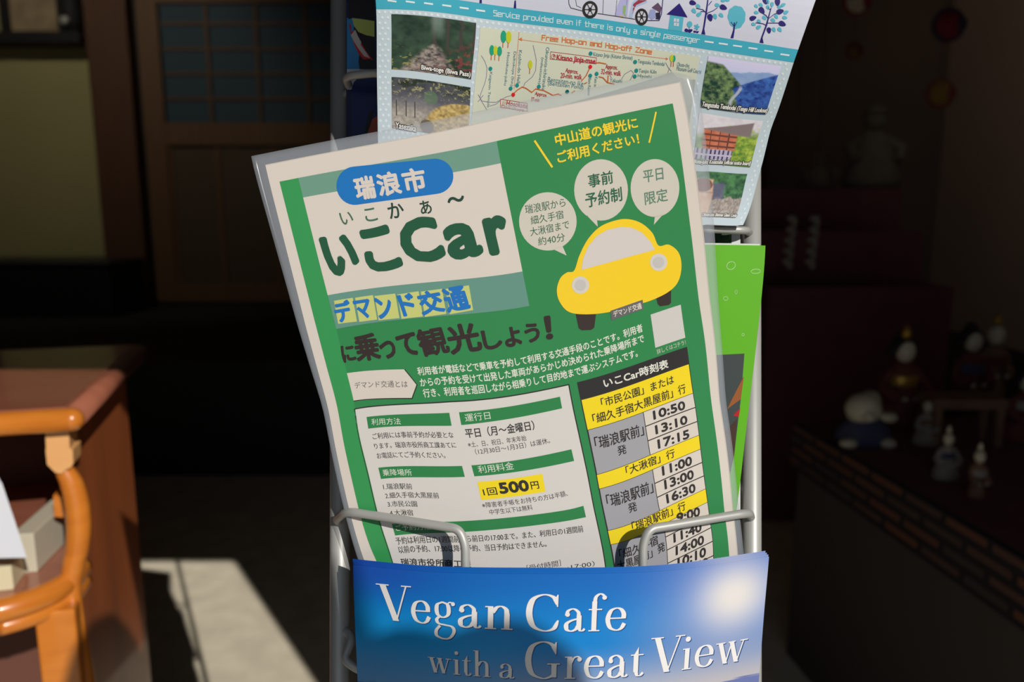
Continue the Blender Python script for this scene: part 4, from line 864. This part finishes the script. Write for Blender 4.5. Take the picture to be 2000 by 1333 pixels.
# dark low chest with rounded edge in front of the beige wall
cz = on_y(100, 512, 4.1).z; cx1 = on_y(216, 560, 4.1).x
ch = empty('chest', (cx1 - .5, 4.3, RF)); tag(ch, 'low dark chest with rounded edges below the beige wall at left', 'chest')
box('body', (cx1 - 1.0, 4.1, RF), (cx1, 4.48, cz - .03), mat('near_black_lacquer', rgb(30, 28, 30), .5), ch, .02); box('lid', (cx1 - 1.01, 4.09, cz - .03), (cx1 + .01, 4.49, cz), mat('near_black_lacquer', rgb(30, 28, 30), .5), ch, .014)

# fill spotlights added out of view to brighten the back and right walls
def spotlight(LPOS, LDIR, energy, spread, label):
    LDIR = LDIR.normalized(); top = Vector((LPOS.x, LPOS.y, ZC)); lmp = empty('fill_spotlight', top); tag(lmp, label, 'lamp')
    bm = bmesh.new(); add_tube(bm, [top, LPOS - LDIR * .06], .008, 10); obj('stalk', bm, BLACKW, lmp)
    bm = bmesh.new(); add_tube(bm, [LPOS - LDIR * .10, LPOS - LDIR * .085, LPOS + LDIR * .03], [.02, .035, .04], 20, caps=False); obj('can', bm, BLACKW, lmp, True)
    bl = bpy.data.lights.new('fill_light', 'SPOT'); bl.energy = energy; bl.color = (1.0, .93, .78); bl.shadow_soft_size = .02; bl.spot_size = math.radians(spread); bl.spot_blend = .6
    bo_ = bpy.data.objects.new('fill_light', bl); COL.objects.link(bo_); bo_.parent = lmp; bo_.location = LPOS - top + LDIR * .02; bo_.rotation_euler = LDIR.to_track_quat('-Z', 'Y').to_euler()
spotlight(Vector((-2.2, 3.2, 2.42)), Vector((-.12, .82, -.5)), 12.5, 105, 'added unseen spotlight that brightens the beige back wall')
spotlight(Vector((1.15, 2.1, 2.42)), Vector((.80, .40, -.42)), 4.2, 115, 'added unseen spotlight that brightens the brown wall at the right')

# ================================================================== lacquered wooden stand at the left
ORA = mat('orange_lacquered_wood', rgb(226, 140, 50, .85), .28, coat=.5, noise=(5, rgb(192, 104, 34, .85), (4, 4, 18)))
TOPW = mat('lacquered_top_board', rgb(168, 106, 84), .25, coat=.5, noise=(4, rgb(138, 78, 56), (2, 12, 2)))
SIDEW = mat('red_brown_side_wood', rgb(190, 104, 54), .4, coat=.2, noise=(4, rgb(110, 58, 36), (3, 3, .5)))
PALEW = mat('pale_peach_wood', rgb(246, 186, 122, .8), .45, noise=(6, rgb(230, 168, 104, .8), (3, 3, 10)))
O = P(138, 797, .80); ZT = O.z
Bk = on_z(272, 671, ZT)
bv = (Bk - O); DEP = bv.length; bv.normalize(); av = Vector((-bv.y, bv.x, 0)); 
if av.x > 0: av = -av
ZV = Vector((0, 0, 1))
ML = Matrix(((av.x, bv.x, 0, O.x), (av.y, bv.y, 0, O.y), (0, 0, 1, ZT), (0, 0, 0, 1)))
def lp(a, b_, c): return ML @ Vector((a, b_, -c))
st = empty('wooden_stand', lp(.2, DEP / 2, ZT)); tag(st, 'orange lacquered wooden stand with curved arm and bullnose top at the left edge', 'stand')
def lbox(name, lo, hi, m, bevel=0.0):
    bm = bmesh.new(); add_box(bm, (lo[0], lo[1], -hi[2]), (hi[0], hi[1], -lo[2]), ML, bevel); return obj(name, bm, m, st)
W_ = .46
# top board: flat top and a bullnose edge strip
lbox('top_board', (.004, .004, 0), (W_, DEP - .006, .022), TOPW, .003)
def bull(path):
    bm = bmesh.new(); add_tube(bm, [lp(*p) for p in path], .0118, 16); return obj('edge_moulding', bm, ORA, st, True)
bull([(W_, 0, .0122), (0, 0, .0122)]); bm = bmesh.new(); add_tube(bm, [lp(0, .0, .0122), lp(0, DEP - .01, .0122)], .0116, 16); obj('side_moulding', bm, TOPW, st, True)
bm = bmesh.new(); add_ball(bm, lp(0, 0, .0122), .0118); obj('edge_corner', bm, ORA, st, True)
# capital under the front corner: pale rounded block
def zat(py, a=0.01, b_=0.0):
    """local depth below the top of the photo height py on the front plane"""
    r = ray(100, py); q = lp(a, b_, 0); return ZT - (CAM_Z + r.z * (q.y / r.y))
def aat(px, py, b_=0.0):
    q0 = lp(0, b_, 0); k = ray(px, py); C0 = Vector((0, 0, CAM_Z)); n = bv
    t = (q0 - C0).dot(n) / k.dot(n); p = C0 + k * t; return (p - O).dot(av), ZT - p.z
def outline(pts, b_): return [aat(x, y, b_) for x, y in pts]
def prism(name, pts, b0, th, m, smooth=False):
    bm = bmesh.new(); add_prism(bm, [(a, -c) for a, c in outline(pts, b0)], av, ZV, O + bv * b0, bv * th); return obj(name, bm, m, st, smooth)
prism('capital', [(88, 838), (134, 838), (136, 876), (142, 880), (143, 906), (138, 914), (128, 918), (120, 926), (108, 924), (98, 914), (92, 908), (89, 880), (90, 876)], .010, .032, PALEW)
# C-shaped arm
arm_px = [(122, 916, 17), (139, 946, 22), (149, 985, 24), (153, 1030, 24), (150, 1070, 23), (143, 1102, 22), (138, 1150, 20), (146, 1220, 19), (158, 1290, 20), (166, 1350, 22)]
bm = bmesh.new(); pts = []; rs = []
for x, y, r in arm_px:
    a, c = aat(x, y, .02); pts.append(lp(a, .022, c)); rs.append(r / 1556 * .8)
sp = smooth_path(pts, 7); rr = list(np.interp(np.linspace(0, 1, len(sp)), np.linspace(0, 1, len(rs)), rs)); add_tube(bm, sp, rr, 18); obj('curved_arm', bm, ORA, st, True)
# side and back panels
bm = bmesh.new(); a0, c0 = aat(150, 900, .05)
add_box(bm, (.017, .035, -ZT + .0), (.024, DEP - .03, -.0245), ML); obj('side_panel', bm, SIDEW, st)
lbox('back_panel', (.0245, DEP - .045, .024), (W_, DEP - .03, ZT), mat('dark_back_panel', rgb(96, 60, 48), .6))
lbox('side_panel', (W_ - .016, .02, .024), (W_, DEP - .03, ZT), SIDEW)
# lower shelf with a bowed rim
cS = aat(60, 1168, -.03)[1]
rim = [(.022, .06), (.024, .03), (.034, .006), (.054, -.014), (.080, -.026), (.12, -.031), (W_, -.031)]
shelf_o = rim + [(W_, DEP - .05), (.022, DEP - .05)]
bm = bmesh.new(); add_prism(bm, [(x, y) for x, y in shelf_o], av, bv, O + ZV * (-cS - .016), ZV * .016); obj('lower_shelf', bm, TOPW, st)
bm = bmesh.new(); add_tube(bm, [lp(x, y, cS + .012) for x, y in [(p.x, p.y) for p in smooth_path([(x, y, 0) for x, y in rim], 5)]], .0125, 14); obj('shelf_moulding', bm, ORA, st, True)
bm = bmesh.new(); add_tube(bm, [lp(x, y + .006, cS + .032) for x, y in [(p.x, p.y) for p in smooth_path([(x, y, 0) for x, y in rim], 5)]], .0095, 14); obj('shelf_moulding', bm, ORA, st, True)
lbox('leg', (.014, -.005, cS + .03), (.052, .03, ZT), ORA, .003)
lbox('rear_leg', (.0255, DEP - .09, cS + .016), (.06, DEP - .05, ZT), SIDEW, .003)
prism('inner_block', [(104, 968), (132, 972), (134, 1012), (106, 1010)], .06, .03, ORA)
# things lying on the lower shelf
def blk(name, lo, hi, m, label, cat, ang=0.0):
    c = lp((lo[0] + hi[0]) / 2, (lo[1] + hi[1]) / 2, cS); bm = bmesh.new()
    h = (Vector(hi) - Vector(lo)) / 2; add_box(bm, (-h.x, -h.y, 0), (h.x, h.y, h.z * 2), None, .0015)
    o = obj(name, bm, m); o.matrix_world = Matrix.Translation(c) @ ML.to_3x3().normalized().to_4x4() @ Matrix.Rotation(ang, 4, 'Z'); tag(o, label, cat); return o
CREAMB = mat('cream_board', rgb(226, 214, 178, .8), .7)
blk('cream_box', (.066, -.008, 0), (.20, .028, .026), CREAMB, 'cream coloured flat box lying at the front of the stand shelf', 'box')
blk('wooden_block', (.048, .03, 0), (.070, .14, .044), mat('pale_block', rgb(206, 198, 176, .8), .7), 'pale upright block on the stand shelf behind the cream box', 'block', .12)
wl = Sheet([(-260, 868, 0, 0), (-20, 905, 60, 0), (4, 945, 66, 10), (28, 1015, 72, 28), (52, 1090, 78, 48), (-260, 1085, 0, 48), (-100, 1092, 40, 48), (-130, 885, 33, 0)], lambda x, y: .765 + .03 * (48 - y) / 48, cell=6)
o = wl.build('white_leaflet', [(0, 0), (60, 0), (66, 10), (72, 28), (78, 48), (40, 48), (0, 48)], ink(222, 224, 232), GLOSSY, thick=.004)
tag(o, 'white curled leaflet leaning in the wooden stand at the left edge', 'leaflet')

# ================================================================== doll display at the right
CLOTH = mat('dark_red_felt', rgb(118, 68, 76), .95, noise=(20, rgb(100, 58, 64), (1, 1, 1)))
PZ = .56
pA = on_z(1557, 825, PZ); pB = on_z(2060, 1119, PZ)
ed = (pB - pA).normalized(); nrm = Vector((-ed.y, ed.x, 0));
if nrm.x < 0: nrm = -nrm
Lp = (pB - pA).length
dsp = empty('display_bench', (pA + pB) / 2 + nrm * .4); dsp.location.z = 0; tag(dsp, 'low display bench under dark red cloth at the right, carrying the dolls', 'bench')
def dpt(u, v, z): return pA + ed * u + nrm * v + Vector((0, 0, z - PZ))
def dprism(name, u0, u1, v0, v1, z0, z1, m, parent=dsp):
    bm = bmesh.new(); q = [dpt(u0, v0, z0), dpt(u1, v0, z0), dpt(u1, v1, z0), dpt(u0, v1, z0)]; A = [bm.verts.new(p) for p in q]; B = [bm.verts.new(p + Vector((0, 0, z1 - z0))) for p in q]
    bm.faces.new(A[::-1]); bm.faces.new(B)
    for i in range(4): bm.faces.new((A[i], A[(i + 1) % 4], B[(i + 1) % 4], B[i]))
    return obj(name, bm, m, parent)
VW = .70
dprism('red_cloth', 0, Lp, 0, VW, PZ - .012, PZ, CLOTH)
m = bpy.data.materials.new('patterned_braid'); m.use_nodes = True; nt = m.node_tree; bs = nt.nodes['Principled BSDF']; bs.inputs['Roughness'].default_value = .9
tc = nt.nodes.new('ShaderNodeTexCoord'); br = nt.nodes.new('ShaderNodeTexBrick'); br.inputs['Scale'].default_value = 9; br.inputs['Color1'].default_value = (*rgb(120, 76, 54), 1); br.inputs['Color2'].default_value = (*rgb(70, 64, 58), 1); br.inputs['Mortar'].default_value = (*rgb(40, 34, 40), 1); br.inputs['Mortar Size'].default_value = .06
br.inputs['Brick Width'].default_value = .95; br.inputs['Row Height'].default_value = .22
dp = nt.nodes.new('ShaderNodeVectorMath'); dp.operation = 'DOT_PRODUCT'; dp.inputs[1].default_value = ed; sx = nt.nodes.new('ShaderNodeSeparateXYZ'); cx_ = nt.nodes.new('ShaderNodeCombineXYZ')
nt.links.new(tc.outputs['Object'], dp.inputs[0]); nt.links.new(tc.outputs['Object'], sx.inputs[0]); nt.links.new(dp.outputs['Value'], cx_.inputs[0]); nt.links.new(sx.outputs['Z'], cx_.inputs[1])
nt.links.new(cx_.outputs[0], br.inputs[0]); nt.links.new(br.outputs[0], bs.inputs['Base Color'])
dprism('patterned_border', 0, Lp, -.012, 0, PZ - .10, PZ, m)
dprism('bench_body', .01, Lp - .01, .005, VW - .01, 0, PZ - .012, mat('bench_wood', rgb(84, 78, 72), .8))
# stepped stand behind, with dark red cloth
tiers = empty('stepped_stand', dpt(-.4, .35, 0)); tag(tiers, 'stepped doll stand with dark red cloth in the dark behind the bench', 'stand')
def tier(xa, xb, ya, yb, z0, z1):
    box('step', (xa, ya, z0), (xb, yb, z1), CLOTH, tiers)
y0 = 2.5
tx0, tx1 = on_y(1500, 600, y0).x, on_y(1860, 600, y0).x
Zs = [on_y(1600, p, y).z for p, y in ((562, 2.5), (452, 2.75), (368, 3.0))]
tier(tx0, tx1, 2.5, 2.75, 0, Zs[0]); tier(tx0, on_y(1800, 500, 2.75).x, 2.75, 3.0, RF, Zs[1]); tier(tx0, on_y(1760, 400, 3.0).x, 3.0, 3.3, RF, Zs[2])
# dolls
FACE = mat('white_porcelain', rgb(206, 198, 172), .45); HAIR = mat('black_hair', rgb(22, 20, 22), .6); GOLD = mat('dull_gold', rgb(190, 150, 60), .4, .6)
def doll(pos, h, robe, sash, label, wide=1.0, hair=True, hat=None, rz=0.0):
    r = empty('doll', pos); tag(r, label, 'doll', 'dolls on the display bench')
    p = Vector(pos); bm = bmesh.new()
    add_lathe(bm, [(.26 * h * wide, 0), (.30 * h * wide, .03 * h), (.27 * h * wide, .16 * h), (.19 * h * wide, .34 * h), (.145 * h, .50 * h), (.15 * h, .58 * h), (.10 * h, .67 * h), (.045 * h, .70 * h)], p, 20, 1, .8)
    for s in (-1, 1):                                     # sleeves sweep forward
        add_tube(bm, smooth_path([p + Vector((s * .12 * h, 0, .60 * h)), p + Vector((s * .23 * h * wide, -.05 * h, .42 * h)), p + Vector((s * .11 * h, -.17 * h, .33 * h))], 5), [.055 * h] * 5 + [.075 * h] * 5 + [.085 * h], 10)
    obj('robe', bm, robe, r, True)
    bm = bmesh.new(); add_lathe(bm, [(.158 * h, .44 * h), (.166 * h, .46 * h), (.160 * h, .54 * h), (.150 * h, .56 * h)], p, 18, 1, .8); obj('sash', bm, sash, r, True)
    bm = bmesh.new(); vs = add_ball(bm, p + Vector((0, -.01 * h, .81 * h)), .115 * h, (.86, .9, 1.1)); add_tube(bm, [p + Vector((0, 0, .66 * h)), p + Vector((0, 0, .74 * h))], .04 * h, 10)
    add_ball(bm, p + Vector((0, -.112 * h, .79 * h)), .016 * h, sub=2)
    obj('face', bm, FACE, r, True)
    for s in (-1, 1):
        bm = bmesh.new(); add_ball(bm, p + Vector((s * .06 * h, -.2 * h, .33 * h)), .03 * h, (1, 1.2, .8), 2); obj('hand', bm, FACE, r, True)
    if hair:
        bm = bmesh.new(); add_ball(bm, p + Vector((0, .035 * h, .85 * h)), .13 * h, (1.05, .9, 1.0)); add_ball(bm, p + Vector((0, .05 * h, .98 * h)), .055 * h, (1.2, 1, .9), 2); add_ball(bm, p + Vector((-.11 * h, .05 * h, .80 * h)), .06 * h, sub=2); add_ball(bm, p + Vector((.11 * h, .05 * h, .80 * h)), .06 * h, sub=2); obj('hair', bm, HAIR, r, True)
    if hat:
        bm = bmesh.new(); add_lathe(bm, [(.05 * h, .95 * h), (.05 * h, 1.0 * h), (.02 * h, 1.07 * h), (.004 * h, 1.08 * h)], p, 14); obj('headdress', bm, hat, r, True)
    return r
def spot(px, py, z=PZ): q = on_z(px, py, z); return q
RED = mat('crimson_robe', rgb(120, 40, 44), .8, noise=(30, rgb(84, 60, 40), (1, 1, 1))); BLU = mat('indigo_robe', rgb(40, 46, 92), .8, noise=(24, rgb(90, 92, 104), (1, 1, 1)))
WHT = mat('grey_white_robe', rgb(176, 168, 150), .8, noise=(18, rgb(110, 104, 104), (1, 1, 1))); BRN = mat('brown_robe', rgb(150, 112, 84), .8, noise=(22, rgb(90, 64, 54), (1, 1, 1)))
def dh(px, y0, y1, z=PZ):
    q = on_z(px, y0, z); r = ray(px, y1); return (CAM_Z + r.z * (q.y / r.y)) - z
for px, yb, yt, rb, ss, lab, wd, hr, ht in (
    (1755, 830, 636, RED, GOLD, 'tall doll in crimson robe with gold hair ornament, left of the rear pair', 1.0, True, GOLD),
    (1886, 800, 630, RED, BLU, 'doll in dark crimson robe with white face, centre of the rear row', .8, True, None),
    (1932, 780, 612, BRN, RED, 'small doll with pointed headdress, furthest right in the rear row', .6, False, GOLD),
    (1845, 935, 832, WHT, BLU, 'pale doll with blue sash and pointed white hood at the front of the bench', .9, False, FACE),
    (1905, 972, 865, BRN, WHT, 'pale brown figurine nearest the front edge of the bench', .55, False, FACE),
    (1805, 868, 775, WHT, BRN, 'squat pale figurine behind the blue sashed doll', .9, False, None),
    (1992, 860, 715, RED, WHT, 'crimson and white figurine cut off by the right photo edge', .9, True, None)):
    h = dh(px, yb, yt); d_ = doll(spot(px, yb), h / (1.08 if ht else 1.03), rb, ss, lab, wd, hr, ht)
# white lion-like figure in blue wrap: a rounded seated figurine
lf = spot(1685, 865); fg = empty('seated_figurine', lf); tag(fg, 'rounded white seated figurine with blue wrap, leftmost on the bench', 'figurine')
hh = dh(1685, 865, 765); bm = bmesh.new(); add_lathe(bm, [(.40 * hh, 0), (.48 * hh, .06 * hh), (.45 * hh, .25 * hh), (.30 * hh, .45 * hh), (.15 * hh, .55 * hh)], lf, 22, 1.1, .9); obj('blue_wrap', bm, BLU, fg, True)
bm = bmesh.new(); add_ball(bm, lf + Vector((-.06 * hh, -.05 * hh, .68 * hh)), .32 * hh, (1.05, .9, .95)); add_ball(bm, lf + Vector((.16 * hh, .02, .78 * hh)), .2 * hh, sub=2); add_ball(bm, lf + Vector((-.08 * hh, -.32 * hh, .6 * hh)), .11 * hh, sub=2); obj('head', bm, FACE, fg, True)
for sx, sy, sz in ((-.42, -.34, .09), (.30, -.34, .09), (.36, -.18, .55)):
    bm = bmesh.new(); add_ball(bm, lf + Vector((sx * hh, sy * hh, sz * hh)), .13 * hh, (1.3, 1.2, .75), 2); obj('paw', bm, FACE, fg, True)
# small table the second doll row stands on
tb = spot(1868, 862); t_ = empty('small_table', tb); tag(t_, 'tiny wooden table with pale legs among the dolls', 'table')
hh = dh(1868, 862, 772); ww = .075
box('table_top', (tb.x - ww, tb.y - .04, PZ + hh - .02), (tb.x + ww, tb.y + .03, PZ + hh), BRN, t_)
for sx in (-1, 1):
    for sy in (-.03, .02): box('leg', (tb.x + sx * (ww - .012) - .008, tb.y + sy - .008, PZ), (tb.x + sx * (ww - .012) + .008, tb.y + sy + .008, PZ + hh - .02), BRN, t_)
# pale figures on the steps
PALEG = mat('dusty_pale_doll', rgb(126, 118, 102), .9, noise=(20, rgb(90, 84, 76), (1, 1, 1)))
def heap(px, yb, Yp, hgt, wid, label, seedk):
    z = Zs[0] if Yp < 2.75 else (Zs[1] if Yp < 3.0 else Zs[2]); q = on_y(px, yb, Yp); q.z = z; r = empty('pale_figurine', q); tag(r, label, 'figurine')
    rnd = random.Random(seedk); bm = bmesh.new(); add_lathe(bm, [(wid * .5, 0), (wid * .55, hgt * .1), (wid * .4, hgt * .45), (wid * .22, hgt * .68), (wid * .1, hgt * .74)], q, 16, 1, .7)
    for s in (-1, 1): add_tube(bm, [q + Vector((s * wid * .2, 0, hgt * .6)), q + Vector((s * wid * .5, -.02, hgt * .5)), q + Vector((s * wid * .38, -.05, hgt * .36))], [wid * .13, wid * .12, wid * .1], 8)
    obj('robe', bm, PALEG, r, True); bm = bmesh.new(); add_ball(bm, q + Vector((0, 0, hgt * .85)), hgt * .14); obj('head', bm, PALEG, r, True)
    bm = bmesh.new(); add_lathe(bm, [(hgt * .16, hgt * .93), (hgt * .10, hgt * 1.0), (hgt * .02, hgt * 1.04)], q, 12); obj('headdress', bm, PALEG, r, True)
heap(1700, 360, 3.12, .30, .20, 'larger dusty pale figurine on the top step at upper right', 1); heap(1595, 360, 3.12, .13, .13, 'small dusty pale figurine on the top step beside the larger one', 2)
# hanging strings of pale knots
KN = mat('pale_cord', rgb(150, 148, 136), .9)
for (xt, xb_), lab in (((1547, 1538), 'left string of five pale knots hanging before the steps'), ((1592, 1582), 'right string of five pale knots hanging before the steps')):
    top = on_y(xt, 300, 2.42); top.z = ZC; r = empty('knot_string', top); tag(r, lab, 'decoration', 'hanging strings of knots')
    ks = [on_y(xt + (xb_ - xt) * i / 4, 427 + i * 21, 2.42) for i in range(5)]
    bm = bmesh.new(); add_tube(bm, [top, ks[0], ks[-1]], .0012, 6); obj('cord', bm, BLACKW, r)
    for i, k in enumerate(ks):
        bm = bmesh.new(); add_ball(bm, k, .013, (1.2, 1, .75), 2); add_ball(bm, k + Vector((.008, 0, -.014)), .009, sub=2); obj('knot', bm, KN, r, True)
# hanging cloth balls
for (px, py, Yp, rad, c1, c2, lab) in ((1850, 50, 2.3, .040, rgb(150, 24, 50), rgb(60, 50, 84), 'dark red and violet cloth ball hanging at upper right'), (1834, 184, 2.48, .038, rgb(178, 140, 60), rgb(150, 74, 78), 'yellow and rose cloth ball hanging below the red one'), (1672, 4, 2.3, .034, rgb(210, 196, 170), rgb(140, 40, 46), 'white and red cloth ball at the top photo edge'), (1667, 100, 2.4, .022, rgb(130, 92, 40), rgb(110, 40, 40), 'small ochre hanging ornament at upper right')):
    c = on_y(px, py, Yp); r = empty('hanging_ball', c); tag(r, lab, 'decoration', 'hanging cloth balls')
    bm = bmesh.new(); add_ball(bm, c, rad); o = obj('ball', bm, mat('ball_cloth_%d' % px, tuple(v * .55 for v in c1), .85), r, True)
    bm = bmesh.new(); k = [c + Vector((rad * 1.01 * math.cos(t), -.2 * rad, rad * 1.01 * math.sin(t))) for t in np.linspace(0, 2 * PI, 25)[:-1]]; add_tube(bm, k, rad * .16, 8, closed=True)
    add_ball(bm, c + Vector((.45 * rad, -.45 * rad, 0)), rad * .62); obj('band', bm, mat('ball_band_%d' % px, tuple(v * .55 for v in c2), .85), r, True)
    bm = bmesh.new(); add_tube(bm, [c + Vector((0, 0, rad)), Vector((c.x, c.y, ZC))], .001, 6); obj('cord', bm, BLACKW, r)

# ================================================================== unseen shadow caster added outside the doorway, made as a potted shrub
SH = Vector((.435, -.62, 0))
sh = empty('shrub_shadow_caster', SH); tag(sh, 'added unseen shadow caster in potted shrub form, outside the doorway behind the viewer', 'shrub')
bm = bmesh.new(); add_lathe(bm, [(.10, 0), (.14, .02), (.17, .28), (.18, .30), (.15, .30), (.14, .26)], SH, 24); obj('pot', bm, mat('clay_pot', rgb(150, 90, 64), .8), sh, True)
bm = bmesh.new(); add_tube(bm, [SH + Vector((0, 0, .2)), SH + Vector((.01, 0, .8)), SH + Vector((0, 0, 1.2))], .02, 10); obj('stem', bm, WOODD, sh, True)
CASTER_LOBES = [(.05, 0, 1.40, .068, .07, .18), (.125, 0, 1.42, .055, .05, .08), (.157, 0, 1.43, .04, .05, .075), (.0, 0, 1.22, .19, .17, .25)]  # lobes shaped for the shadow outline on the cafe leaflet and the stand
bm = bmesh.new()
for x, y, z, rx, ry, rz in CASTER_LOBES: add_ball(bm, SH + Vector((x, y, z)), 1.0, (rx, ry, rz), 4)
for v in bm.verts:
    n_ = v.co - SH; k = math.sin(n_.x * 90) * math.sin(n_.y * 80 + 1) * math.sin(n_.z * 85 + 2); v.co += v.normal * 0 + Vector((k, k * .5, k)) * .006
obj('foliage', bm, mat('caster_leaves', rgb(60, 96, 48), .7), sh, True)
#@@NEXT
for o in (_to,): bpy.data.objects.remove(o)
